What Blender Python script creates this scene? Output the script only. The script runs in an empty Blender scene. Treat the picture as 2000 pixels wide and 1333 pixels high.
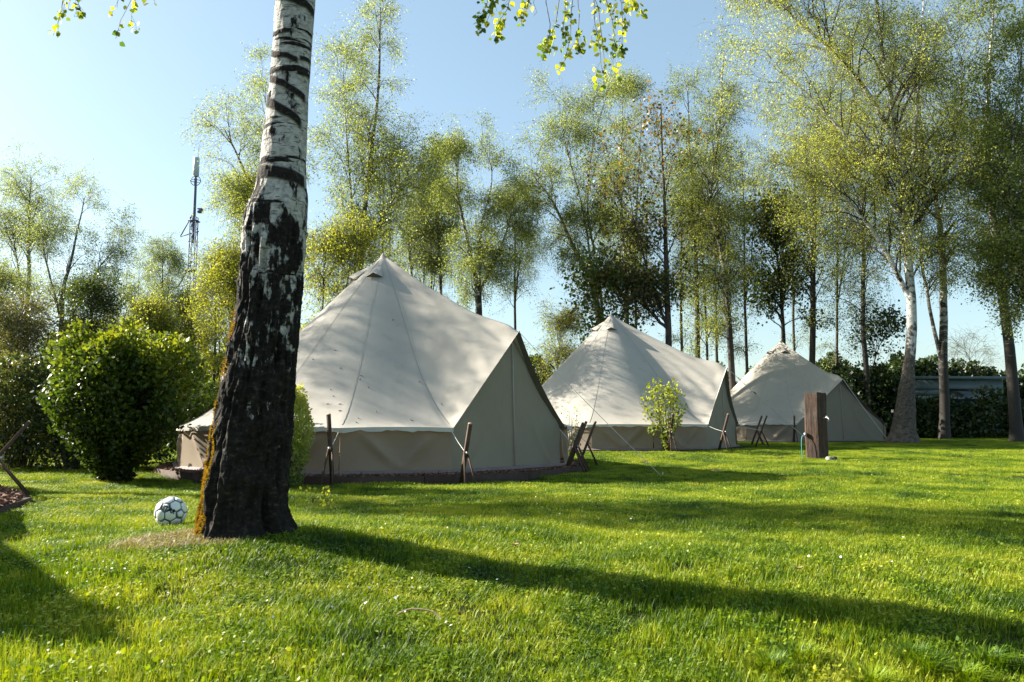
import bpy, math, random
import numpy as np
from mathutils import Vector
R = math.radians
random.seed(7)
rng = np.random.default_rng(11)
SC = bpy.context.scene
COL = SC.collection

# ------------------------------------------------------------ camera, sky, sun
F_PX, PITCH, CAM_H = 1555.0, math.atan(156 / 1555.0), 0.72
cd = bpy.data.cameras.new('camera'); cam = bpy.data.objects.new('camera', cd); COL.objects.link(cam)
cam.location = (0, 0, CAM_H); cam.rotation_euler = (R(90) + PITCH, 0, 0)
cd.sensor_width = 36; cd.lens = 36 * F_PX / 2000; cd.clip_end = 2000; cd.clip_start = 0.05
cd.dof.use_dof = True; cd.dof.focus_distance = 9.0; cd.dof.aperture_fstop = 8.0
SC.camera = cam
SUN_EL, SUN_AZ = R(29), R(-73)          # azimuth from +Y towards +X
wd = bpy.data.worlds.new('World'); SC.world = wd; wd.use_nodes = True
nt = wd.node_tree; bg = nt.nodes['Background']
sky = nt.nodes.new('ShaderNodeTexSky'); sky.sky_type = 'NISHITA'; sky.sun_disc = False
sky.sun_elevation = SUN_EL; sky.sun_rotation = SUN_AZ
sky.air_density = 1.0; sky.dust_density = 1.3; sky.ozone_density = 0.6
tint = nt.nodes.new('ShaderNodeMix'); tint.data_type = 'RGBA'; tint.blend_type = 'MULTIPLY'; tint.inputs[0].default_value = 1.0; tint.inputs[7].default_value = (1.10, 1.17, 1.11, 1)
nt.links.new(sky.outputs[0], tint.inputs[6]); even = nt.nodes.new('ShaderNodeMix'); even.data_type = 'RGBA'; even.inputs[0].default_value = 0.38; even.inputs[7].default_value = (2.15, 3.05, 3.75, 1)
nt.links.new(tint.outputs[2], even.inputs[6]); nt.links.new(even.outputs[2], bg.inputs[0]); bg.inputs[1].default_value = 0.058
sd = bpy.data.lights.new('sun', 'SUN'); sun = bpy.data.objects.new('sun', sd); COL.objects.link(sun)
sd.energy = 4.8; sd.angle = R(0.5); sd.color = (1.0, 0.93, 0.80)
TO_SUN = Vector((math.sin(SUN_AZ) * math.cos(SUN_EL), math.cos(SUN_AZ) * math.cos(SUN_EL), math.sin(SUN_EL)))
sun.rotation_euler = (-TO_SUN).to_track_quat('-Z', 'Y').to_euler()
SC.view_settings.view_transform = 'Standard'; SC.view_settings.look = 'None'
SC.view_settings.exposure = 1.95; SC.view_settings.gamma = 1.0; SC.view_settings.use_curve_mapping = False
SC.cycles.use_denoising = True
try: SC.cycles.denoiser = 'OPENIMAGEDENOISE'
except Exception: pass
SC.cycles.max_bounces = 6; SC.cycles.diffuse_bounces = 2; SC.cycles.glossy_bounces = 2
SC.cycles.transmission_bounces = 4; SC.cycles.transparent_max_bounces = 4
SC.cycles.sample_clamp_indirect = 6

# ------------------------------------------------------------ helpers
CP, SP = math.cos(PITCH), math.sin(PITCH)
def W(px, py, Y):
    """point of the place at depth Y seen along a direction given in photo pixels"""
    u = (px - 1000) / F_PX; v = (666.5 - py) / F_PX
    dy = CP - v * SP; dz = SP + v * CP
    k = Y / dy
    return np.array([u * k, Y, CAM_H + dz * k])

def ss(a, b, x):
    t = np.clip((x - a) / (b - a), 0, 1); return t * t * (3 - 2 * t)
TREE = (-1.43, 4.36)
def ground(x, y):
    x = np.asarray(x, float); y = np.asarray(y, float)
    z = 0.14 * ss(8, 20, y)
    z = z - 0.20 * ss(4.6, 2.5, y) * ss(-1.3, 1.7, x) - 0.03 * ss(5, 2.5, y)
    r2 = ((x - TREE[0]) / 0.95) ** 2 + ((y - TREE[1]) / 0.85) ** 2
    z = z + 0.13 * np.exp(-r2)
    k = ss(16, 8, y)
    z = z + k * (0.018 * np.sin(1.7 * x + 0.6 * y) * np.sin(1.3 * y - 0.4 * x + 1) + 0.008 * np.sin(4.1 * x + 1.2) * np.sin(3.7 * y + .5))
    return z

def tag(o, label=None, cat=None, group=None, kind=None):
    if label: o['label'] = label
    if cat: o['category'] = cat
    if group: o['group'] = group
    if kind: o['kind'] = kind
    return o
def empty(name, loc, rz=0, **k):
    o = bpy.data.objects.new(name, None); o.location = loc; o.rotation_euler = (0, 0, rz)
    o.empty_display_size = 0.1; COL.objects.link(o); tag(o, **k); return o

class MB:
    """collects polygons, builds one mesh"""
    def __init__(s): s.v = []; s.f = []; s.n = 0; s.tint = []
    def add(s, V, Fc, tint=None):
        V = np.asarray(V, float).reshape(-1, 3); Fc = np.asarray(Fc, int)
        s.v.append(V); s.f.append(Fc + s.n); s.n += len(V)
        s.tint.append(np.zeros(len(Fc)) if tint is None else np.asarray(tint, float)); return s
    def box(s, c, size, axes=None):
        sx, sy, sz = [k / 2 for k in size]
        V = np.array([[x, y, z] for z in (-sz, sz) for (x, y) in ((-sx, -sy), (sx, -sy), (sx, sy), (-sx, sy))])
        if axes is not None: V = V @ np.array(axes)
        V = V + np.asarray(c)
        return s.add(V, [[3, 2, 1, 0], [4, 5, 6, 7], [0, 1, 5, 4], [1, 2, 6, 5], [2, 3, 7, 6], [3, 0, 4, 7]])
    def beam(s, a, b, w, h, roll=0.0):
        a = np.asarray(a, float); b = np.asarray(b, float); d = b - a; L = np.linalg.norm(d); t = d / L
        ref = np.array([0, 0, 1.]) if abs(t[2]) < .9 else np.array([math.cos(roll), math.sin(roll), 0.])
        u = np.cross(t, ref); u /= np.linalg.norm(u); w2 = np.cross(t, u)
        return s.box((a + b) / 2, (w, h, L), [u, w2, t])
    def tubes(s, P, Rr, sides=5, tint=None, cap=False):
        """P [N,K,3], Rr [N,K]"""
        P = np.asarray(P, float); Rr = np.asarray(Rr, float)
        if P.ndim == 2: P = P[None]; Rr = Rr[None]
        N, K, _ = P.shape
        if N == 0: return s
        T = np.gradient(P, axis=1); T /= np.linalg.norm(T, axis=2, keepdims=True) + 1e-9
        avg = P[:, -1] - P[:, 0]; avg /= np.linalg.norm(avg, axis=1, keepdims=True) + 1e-9
        ref = np.where(np.abs(avg[:, 2:3]) > .75, np.array([[0.05, 1, 0.]]), np.array([[0.1, 0.05, 1.]]))
        U = np.cross(T, ref[:, None, :]); U /= np.linalg.norm(U, axis=2, keepdims=True) + 1e-9
        V2 = np.cross(T, U)
        a = np.arange(sides) * 2 * np.pi / sides
        V = P[:, :, None, :] + Rr[:, :, None, None] * (np.cos(a)[None, None, :, None] * U[:, :, None, :] + np.sin(a)[None, None, :, None] * V2[:, :, None, :])
        n, k, j = np.meshgrid(np.arange(N), np.arange(K - 1), np.arange(sides), indexing='ij')
        j2 = (j + 1) % sides; b = n * K * sides
        Fc = np.stack([b + k * sides + j, b + k * sides + j2, b + (k + 1) * sides + j2, b + (k + 1) * sides + j], -1).reshape(-1, 4)
        s.add(V, Fc)
        if cap:
            for i in range(N):
                for kk in (0, K - 1):
                    idx = np.arange(sides) + i * K * sides + kk * sides
                    base = s.n - N * K * sides
                    s.f.append(np.array([idx + base])); s.tint.append(np.zeros(1))
        return s
    def build(s, name, mats, parent=None, smooth=False, loc=None):
        me = bpy.data.meshes.new(name)
        V = np.concatenate(s.v) if s.v else np.zeros((0, 3))
        me.vertices.add(len(V)); me.vertices.foreach_set('co', V.ravel())
        tot = np.concatenate([np.full(len(f), f.shape[1]) for f in s.f]); li = np.concatenate([f.ravel() for f in s.f])
        me.loops.add(len(li)); me.loops.foreach_set('vertex_index', li.astype(np.int32))
        me.polygons.add(len(tot)); st = np.concatenate([[0], np.cumsum(tot)[:-1]])
        me.polygons.foreach_set('loop_start', st.astype(np.int32)); me.polygons.foreach_set('loop_total', tot.astype(np.int32))
        t = np.concatenate(s.tint)
        if t.any():
            at = me.attributes.new('tint', 'FLOAT', 'FACE'); at.data.foreach_set('value', t.astype(np.float32))
        me.update(calc_edges=True)
        if smooth: me.polygons.foreach_set('use_smooth', np.ones(len(tot), bool))
        for m in (mats if isinstance(mats, (list, tuple)) else [mats]): me.materials.append(m)
        o = bpy.data.objects.new(name, me); COL.objects.link(o)
        if parent is not None: o.parent = parent
        if loc is not None: o.location = loc
        return o

def grid_faces(nu, nv, close_u=False):
    i, j = np.meshgrid(np.arange(nu if close_u else nu - 1), np.arange(nv - 1), indexing='ij')
    i2 = (i + 1) % nu
    return np.stack([i * nv + j, i2 * nv + j, i2 * nv + j + 1, i * nv + j + 1], -1).reshape(-1, 4)

# smooth value noise in numpy (for shapes)
def vnoise(p, seed=0):
    p = np.asarray(p, float); q = np.floor(p).astype(np.int64); f = p - q; f = f * f * (3 - 2 * f)
    def h(a, b, c):
        n = (a * 374761393 + b * 668265263 + c * 2147483647 + seed * 144665) & 0xffffffff
        n = ((n ^ (n >> 13)) * 1274126177) & 0xffffffff
        return ((n ^ (n >> 16)) & 0xffff) / 65535.0
    r = 0
    for dx in (0, 1):
        for dy in (0, 1):
            for dz in (0, 1):
                w = (f[..., 0] if dx else 1 - f[..., 0]) * (f[..., 1] if dy else 1 - f[..., 1]) * (f[..., 2] if dz else 1 - f[..., 2])
                r = r + w * h(q[..., 0] + dx, q[..., 1] + dy, q[..., 2] + dz)
    return r * 2 - 1
def fbm(p, seed=0, oct=4):
    p = np.asarray(p, float); r = 0; a = 1
    for i in range(oct): r = r + a * vnoise(p * 2 ** i, seed + i); a *= .5
    return r

# ------------------------------------------------------------ materials
class NM:
    def __init__(s, name):
        s.m = bpy.data.materials.new(name); s.m.use_nodes = True; s.t = s.m.node_tree
        s.b = s.t.nodes['Principled BSDF']; s.out = s.t.nodes['Material Output']
    def n(s, ty, **k):
        x = s.t.nodes.new(ty)
        for a, b in k.items():
            if a.startswith('i_'): x.inputs[a[2:].replace('_', ' ')].default_value = b
            else: setattr(x, a, b)
        return x
    def l(s, a, b): s.t.links.new(a, b)
    def noise(s, vec, scale, detail=4, rough=.6, mapping=None):
        x = s.n('ShaderNodeTexNoise'); x.inputs['Scale'].default_value = scale; x.inputs['Detail'].default_value = detail; x.inputs['Roughness'].default_value = rough
        if mapping:
            mp = s.n('ShaderNodeMapping'); mp.inputs['Scale'].default_value = mapping; s.l(vec, mp.inputs['Vector']); vec = mp.outputs[0]
        s.l(vec, x.inputs['Vector']); return x.outputs['Fac']
    def ramp(s, fac, stops):
        r = s.n('ShaderNodeValToRGB'); e = r.color_ramp.elements
        while len(e) < len(stops): e.new(.5)
        for q, (p, c) in zip(e, stops):
            q.position = p; q.color = (c, c, c, 1) if isinstance(c, (int, float)) else (*c, 1)
        s.l(fac, r.inputs[0]); return r.outputs[0]
    def mix(s, fac, a, b, blend='MIX'):
        x = s.n('ShaderNodeMix', data_type='RGBA', blend_type=blend)
        for v, i in ((fac, 0), (a, 6), (b, 7)):
            if hasattr(v, 'links'): s.l(v, x.inputs[i])
            else: x.inputs[i].default_value = v if i == 0 else (*v, 1)
        return x.outputs[2]
    def math(s, op, a, b=0.0, clamp=False):
        x = s.n('ShaderNodeMath', operation=op, use_clamp=clamp)
        for v, i in ((a, 0), (b, 1)):
            if hasattr(v, 'links'): s.l(v, x.inputs[i])
            else: x.inputs[i].default_value = v
        return x.outputs[0]
    def bump(s, h, strength=.5, dist=.01):
        x = s.n('ShaderNodeBump'); x.inputs['Strength'].default_value = strength; x.inputs['Distance'].default_value = dist
        s.l(h, x.inputs['Height']); s.l(x.outputs[0], s.b.inputs['Normal']); return x.outputs[0]
    def obj(s): return s.n('ShaderNodeTexCoord').outputs['Object']
    def world(s): return s.n('ShaderNodeNewGeometry').outputs['Position']
    def rough(s, r, spec=.5): s.b.inputs['Roughness'].default_value = r; s.b.inputs['Specular IOR Level'].default_value = spec
    def col(s, c):
        if hasattr(c, 'links'): s.l(c, s.b.inputs['Base Color'])
        else: s.b.inputs['Base Color'].default_value = (*c, 1)
    def translucent(s, color, fac):
        t = s.n('ShaderNodeBsdfTranslucent')
        if hasattr(color, 'links'): s.l(color, t.inputs[0])
        else: t.inputs[0].default_value = (*color, 1)
        mx = s.n('ShaderNodeMixShader'); mx.inputs[0].default_value = fac
        s.l(s.b.outputs[0], mx.inputs[1]); s.l(t.outputs[0], mx.inputs[2]); s.l(mx.outputs[0], s.out.inputs[0])

def mat_leaf(name, dark, mid, light, trans=.45, tcol=1.35, rough=.45, spec=.35):
    m = NM(name); at = m.n('ShaderNodeAttribute', attribute_name='tint')
    c = m.ramp(at.outputs['Fac'], [(0.0, dark), (0.5, mid), (1.0, light)])
    m.col(c); m.rough(rough, spec)
    tc = m.mix(1.0, c, (tcol, tcol * 1.02, tcol * .55), 'MULTIPLY')
    m.translucent(tc, trans); return m.m
def mat_plain(name, c, rough=.8, var=.25, scale=8, spec=.3, mapping=None, bump=0, bdist=.004):
    m = NM(name); f = m.noise(m.obj(), scale, mapping=mapping)
    m.col(m.ramp(f, [(.25, tuple(k * (1 - var) for k in c)), (.75, tuple(min(1, k * (1 + var)) for k in c))])); m.rough(rough, spec)
    if bump: m.bump(f, bump, bdist)
    return m.m

M = {}
# leaves: base colours (reflectance), tinted per leaf; clipped bush tint carries its lit top
M['leaf_birch'] = mat_leaf('birch_leaf', (.12, .16, .045), (.26, .31, .07), (.43, .42, .09), .5)
M['leaf_yellow'] = mat_leaf('young_leaf', (.13, .16, .025), (.32, .34, .04), (.50, .45, .05), .5)
M['leaf_pale'] = mat_leaf('pale_leaf', (.13, .17, .08), (.27, .32, .12), (.40, .42, .13), .5)
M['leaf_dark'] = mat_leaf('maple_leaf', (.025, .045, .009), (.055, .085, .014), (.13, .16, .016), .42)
M['leaf_orange'] = mat_leaf('young_maple_leaf', (.04, .06, .012), (.15, .13, .02), (.33, .16, .03), .45)
M['leaf_bush'] = mat_leaf('shrub_leaf', (.025, .045, .006), (.08, .12, .012), (.27, .28, .02), .38, rough=.45, spec=.3)
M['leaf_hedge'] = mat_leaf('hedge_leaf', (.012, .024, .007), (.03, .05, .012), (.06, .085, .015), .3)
M['leaf_olive'] = mat_leaf('olive_leaf', (.06, .065, .02), (.13, .13, .035), (.22, .20, .05), .4)

m = NM('birch_bark_far'); o = m.obj()
f = m.noise(o, 3.0, 5, .7, (1, 1, 2.2)); f2 = m.noise(o, 9, 4, .6, (1, 1, 5))
at = m.n('ShaderNodeAttribute', attribute_name='tint')
k = m.math('ADD', m.math('MULTIPLY', f, .6), m.math('MULTIPLY', f2, .45)); k = m.math('SUBTRACT', k, m.math('MULTIPLY', at.outputs['Fac'], .30))
m.col(m.ramp(k, [(.40, (.03, .025, .02)), (.46, (.09, .08, .065)), (.53, (.48, .46, .42))])); m.rough(.8); m.bump(k, .6, .02); M['bark_birch'] = m.m
M['bark_dark'] = mat_plain('dark_bark', (.06, .052, .042), .9, .5, 14, mapping=(1, 1, .35), bump=.8, bdist=.02)
M['twig'] = mat_plain('twig_bark', (.075, .06, .05), .8, .3, 20)

# foreground birch bark: pale papery bark above, plated black bark below, by height on the stem
m = NM('old_birch_bark'); o = m.obj()
sep = m.n('ShaderNodeSeparateXYZ'); m.l(o, sep.inputs[0]); Z = sep.outputs['Z']
fine = m.noise(o, 26, 6, .7, (1, 1, 1.6)); bands = m.noise(o, 5.0, 4, .55, (.55, .55, 3.6)); dash = m.noise(o, 16, 3, .6, (1, 1, 7)); patch = m.noise(o, 8.5, 6, .62, (1.25, 1.25, .62))
low = m.math('MULTIPLY', m.math('SUBTRACT', 1.98, Z), .155)       # >0 below 1.85 m
dk = m.math('ADD', m.ramp(bands, [(.625, 0.0), (.65, 1.0)]), m.ramp(dash, [(.60, 0.0), (.64, .7)]), True)
pl = m.math('ADD', patch, m.math('MULTIPLY', m.math('MAXIMUM', m.math('MINIMUM', low, .30), -.05), 1.0))
dk2 = m.ramp(pl, [(.545, 0.0), (.585, 1.0)])
dark = m.math('MAXIMUM', dk, dk2)
att = m.n('ShaderNodeAttribute', attribute_name='band')
dark = m.math('MAXIMUM', dark, m.math('MULTIPLY', att.outputs['Fac'], m.ramp(fine, [(.25, .7), (.45, 1.0)])))
cw = m.ramp(fine, [(.3, (.20, .185, .165)), (.5, (.42, .40, .37)), (.7, (.56, .54, .50))])
cdk = m.ramp(fine, [(.35, (.006, .005, .0042)), (.55, (.018, .0145, .0115)), (.75, (.08, .066, .054))])
m.col(m.mix(dark, cw, cdk)); m.rough(.85, .18)
m.bump(m.math('ADD', m.math('MULTIPLY', fine, .6), m.math('MULTIPLY', dark, .35)), .9, .022); M['bark_fg'] = m.m
m = NM('rugged_birch_bark'); o = m.obj(); sep = m.n('ShaderNodeSeparateXYZ'); m.l(o, sep.inputs[0])
fi = m.noise(o, 12, 6, .7, (1, 1, 1.4)); pa = m.noise(o, 3.2, 6, .65, (1, 1, 1.3)); lowk = m.ramp(m.math('MULTIPLY', sep.outputs['Z'], .2), [(.18, 1.0), (.62, 0.0)])
dk = m.ramp(m.math('ADD', m.math('ADD', m.math('MULTIPLY', fi, .35), m.math('MULTIPLY', pa, .65)), m.math('MULTIPLY', lowk, .26)), [(.525, 0.0), (.56, 1.0)])
m.col(m.mix(dk, m.ramp(fi, [(.3, (.36, .34, .31)), (.6, (.68, .66, .62))]), m.ramp(fi, [(.35, (.03, .024, .02)), (.6, (.12, .095, .07))]))); m.rough(.85); m.bump(fi, .8, .03); M['bark_big'] = m.m

# canvas
def mat_canvas(name, c, trans, tc):
    m = NM(name); o = m.obj(); f = m.noise(o, 1.6, 5, .6); w = m.noise(o, 240, 2, .5); st = m.noise(o, 7, 4, .7, (1, 1, .35))
    base = m.ramp(f, [(.3, tuple(k * .9 for k in c)), (.7, tuple(k * 1.05 for k in c))])
    base = m.mix(m.ramp(st, [(.55, 0.0), (.75, .35)]), base, tuple(k * .6 for k in c))
    m.col(base); m.rough(.85, .2); m.bump(m.math('ADD', m.math('MULTIPLY', w, .3), f), .12, .01); m.translucent(tc, trans); return m.m
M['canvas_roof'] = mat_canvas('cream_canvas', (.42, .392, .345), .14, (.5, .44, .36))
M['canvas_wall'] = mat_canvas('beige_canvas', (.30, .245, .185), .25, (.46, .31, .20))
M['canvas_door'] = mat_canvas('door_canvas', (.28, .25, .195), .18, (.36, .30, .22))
M['hem'] = mat_plain('canvas_hem', (.50, .475, .44), .8, .1, 5)
M['seam'] = mat_plain('canvas_seam', (.36, .33, .29), .9, .1, 12)
M['edge_dark'] = mat_plain('dark_canvas_edge', (.10, .085, .065), .9, .2, 6)
M['skirt'] = mat_plain('groundsheet_pvc', (.16, .13, .13), .5, .15, 4)
M['timber'] = mat_plain('weathered_timber', (.075, .045, .03), .8, .45, 18, mapping=(1, 1, .12), bump=.5)
M['timber_edge'] = mat_plain('dark_edging_timber', (.05, .032, .024), .85, .4, 10, bump=.4)
M['timber_pale'] = mat_plain('pale_cut_timber', (.32, .22, .15), .8, .3, 14)
M['chips'] = mat_plain('wood_chips', (.17, .095, .065), .9, .5, 40)
M['rope'] = mat_plain('cream_rope', (.62, .60, .54), .8, .1, 30)
M['black'] = mat_plain('black_plastic', (.02, .02, .022), .4, .2, 10)
M['metal'] = NM('galvanised_metal').m; M['metal'].node_tree.nodes['Principled BSDF'].inputs['Metallic'].default_value = .8
M['metal'].node_tree.nodes['Principled BSDF'].inputs['Base Color'].default_value = (.4, .4, .4, 1); M['metal'].node_tree.nodes['Principled BSDF'].inputs['Roughness'].default_value = .45
M['stone'] = mat_plain('concrete_slab', (.30, .29, .27), .85, .15, 20, bump=.3)
M['teal'] = mat_plain('teal_cable', (.10, .30, .30), .5, .1, 10)
M['white_cloth'] = mat_plain('pale_rolled_canvas', (.55, .48, .45), .85, .12, 10)

m = NM('sleeper_wood'); o = m.obj(); f = m.noise(o, 14, 7, .75, (1, 1, .13)); g = m.noise(o, 3, 4, .6)
c = m.ramp(f, [(.35, (.010, .006, .004)), (.5, (.038, .018, .010)), (.75, (.12, .058, .032))]); c = m.mix(m.ramp(g, [(.5, 0.), (.7, .6)]), c, (.09, .07, .06))
m.col(c); m.rough(.85); m.bump(f, 1.0, .025); M['sleeper'] = m.m
m = NM('moss'); f = m.noise(m.obj(), 30, 4); m.col(m.ramp(f, [(.35, (.16, .10, .008)), (.65, (.50, .30, .015))])); m.rough(.95, .1); m.translucent((.40, .24, .02), .3); M['moss'] = m.m

# lawn: soil sheet and grass blades, varied by place
m = NM('lawn_soil'); p = m.world(); f = m.noise(p, 9, 6, .7); g = m.noise(p, .8, 3)
c = m.ramp(f, [(.35, (.02, .025, .007)), (.6, (.035, .05, .009)), (.8, (.06, .045, .024))])
m.col(c); m.rough(.95, .1); m.bump(f, .8, .04); M['soil'] = m.m
def dist_to(m, p, x, y, sx, sy):
    mp = m.n('ShaderNodeMapping'); mp.inputs['Location'].default_value = (-x * sx, -y * sy, 0); mp.inputs['Scale'].default_value = (sx, sy, 0); m.l(p, mp.inputs['Vector'])
    L = m.n('ShaderNodeVectorMath', operation='LENGTH'); m.l(mp.outputs[0], L.inputs[0]); return L.outputs['Value']
def mat_grass(name, cols, clover=False):
    m = NM(name); p = m.world(); at = m.n('ShaderNodeAttribute', attribute_name='tint')
    rnd = m.n('ShaderNodeObjectInfo').outputs['Random']
    f = m.noise(p, 1.1, 5, .62); g = m.noise(p, 5.0, 3, .6)
    k = m.math('SUBTRACT', m.math('ADD', m.math('MULTIPLY', f, 1.45), m.math('MULTIPLY', g, .75)), .49); k = m.math('ADD', k, m.math('MULTIPLY', at.outputs['Fac'], .42)); k = m.math('SUBTRACT', k, .22)
    k = m.math('ADD', k, m.math('MULTIPLY', rnd, .10))
    c = m.ramp(k, [(.22, cols[0]), (.5, cols[1]), (.72, cols[2]), (.92, cols[3])])
    d = dist_to(m, p, TREE[0] - .25, TREE[1] - .05, 1.5, 2.0)
    dn = m.math('ADD', d, m.math('MULTIPLY', m.noise(p, 7, 4), .55))
    c = m.mix(m.ramp(dn, [(.80, .9), (1.30, 0.0)]), c, (.27, .225, .13))
    m.col(c); m.rough(.5, .25)
    tc = m.mix(1.0, c, (1.35, 1.3, .4), 'MULTIPLY'); m.translucent(tc, .32); return m.m
M['grass'] = mat_grass('grass_blade', [(.014, .040, .002), (.060, .125, .003), (.18, .26, .006), (.34, .36, .03)])
M['clover'] = mat_grass('clover_leaf', [(.04, .08, .012), (.07, .13, .02), (.11, .17, .03), (.15, .2, .05)])

# ------------------------------------------------------------ ground
xs = np.concatenate([[-600, -200, -80, -40, -25], np.arange(-16, 20.01, .16), [26, 40, 80, 200, 600]])
ys = np.concatenate([[-60, -20, -6, -2], np.arange(0, 14, .12), np.arange(14, 40, .5), [46, 60, 90, 150, 300, 900]])
X, Y = np.meshgrid(xs, ys, indexing='ij')
mb = MB(); mb.add(np.stack([X, Y, ground(X, Y)], -1), grid_faces(len(xs), len(ys)))
tag(mb.build('ground', M['soil'], smooth=True), kind='structure')

# ------------------------------------------------------------ trees
def resample(pts, K):
    pts = np.asarray(pts, float); n = len(pts); t = np.linspace(0, n - 1, K); out = np.zeros((K, 3))
    for i, q in enumerate(t):
        a = min(int(q), n - 2); u = q - a
        p0 = pts[max(a - 1, 0)]; p1 = pts[a]; p2 = pts[a + 1]; p3 = pts[min(a + 2, n - 1)]
        out[i] = .5 * ((2 * p1) + (-p0 + p2) * u + (2 * p0 - 5 * p1 + 4 * p2 - p3) * u * u + (-p0 + 3 * p1 - 3 * p2 + p3) * u ** 3)
    return out
def rnorm(n, s=1.0): return rng.normal(0, s, (n, 3))
def unit(v): return v / (np.linalg.norm(v, axis=-1, keepdims=True) + 1e-9)
def sample_path(P, Rr, idx, t):
    K = P.shape[1]; q = t * (K - 1); a = np.minimum(q.astype(int), K - 2); u = (q - a)[:, None]
    p = P[idx, a] * (1 - u) + P[idx, a + 1] * u; d = unit(P[idx, a + 1] - P[idx, a]); r = Rr[idx, a] * (1 - u[:, 0]) + Rr[idx, a + 1] * u[:, 0]
    return p, d, r
def grow(P, Rr, idx, t, length, spread, up, droop, K=5, wob=.08, rfac=.5, rmax=1e9, tip=.25):
    """children of paths P: one per idx/t; length [n]; spread = angle off the parent; up = lift; droop = hang at the end"""
    n = len(idx); p, d, r = sample_path(P, Rr, idx, t)
    side = unit(np.cross(d, rnorm(n))); ang = spread * rng.uniform(.75, 1.25, n)[:, None]
    v = d * np.cos(ang) + side * np.sin(ang); v[:, 2] += up; v = unit(v)
    out = np.zeros((n, K, 3)); out[:, 0] = p; L = (length / (K - 1))[:, None]; cur = p; vv = v
    for k in range(1, K):
        vv = unit(vv + rnorm(n, wob) + np.array([0, 0, -droop * k / (K - 1)])); cur = cur + vv * L; out[:, k] = cur
    r0 = np.minimum(r * rfac, rmax); rr = r0[:, None] * np.linspace(1, tip, K)[None, :]
    return out, rr
LEAF4 = np.array([[0, 0, 0], [.5, .42, .0], [1, 0, .0], [.5, -.42, .0]])
LEAF6 = np.array([[0, 0, 0], [.28, .42, .06], [.62, .34, .05], [1, 0, -.02], [.62, -.34, .05], [.28, -.42, .06]])
def leaves(mb, P, n, size, jitter, tint_fn=None, hang=.3, shape=LEAF4, tmin=.15, tmean=.45, tvar=.22):
    N = P.shape[0]; idx = rng.integers(0, N, n); t = rng.uniform(tmin, 1, n)
    p, d, _ = sample_path(P, np.ones(P.shape[:2]), idx, t); p = p + rnorm(n, jitter)
    a = unit(rnorm(n) + np.array([0, 0, -hang]) + d * .3); b = unit(np.cross(a, rnorm(n))); c = np.cross(a, b)
    s = size * rng.uniform(.6, 1.3, n)[:, None, None]
    V = p[:, None, :] + s * (shape[None, :, 0:1] * a[:, None, :] + shape[None, :, 1:2] * b[:, None, :] + shape[None, :, 2:3] * c[:, None, :])
    clump = rng.normal(0, tvar * .8, N)[idx]
    ti = tmean + clump + rng.normal(0, tvar, n)
    if tint_fn is not None: ti = ti + tint_fn(p)
    S = len(shape)
    mb.add(V.reshape(-1, 3), np.arange(n * S).reshape(n, S), np.clip(ti, .01, 1))

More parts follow.
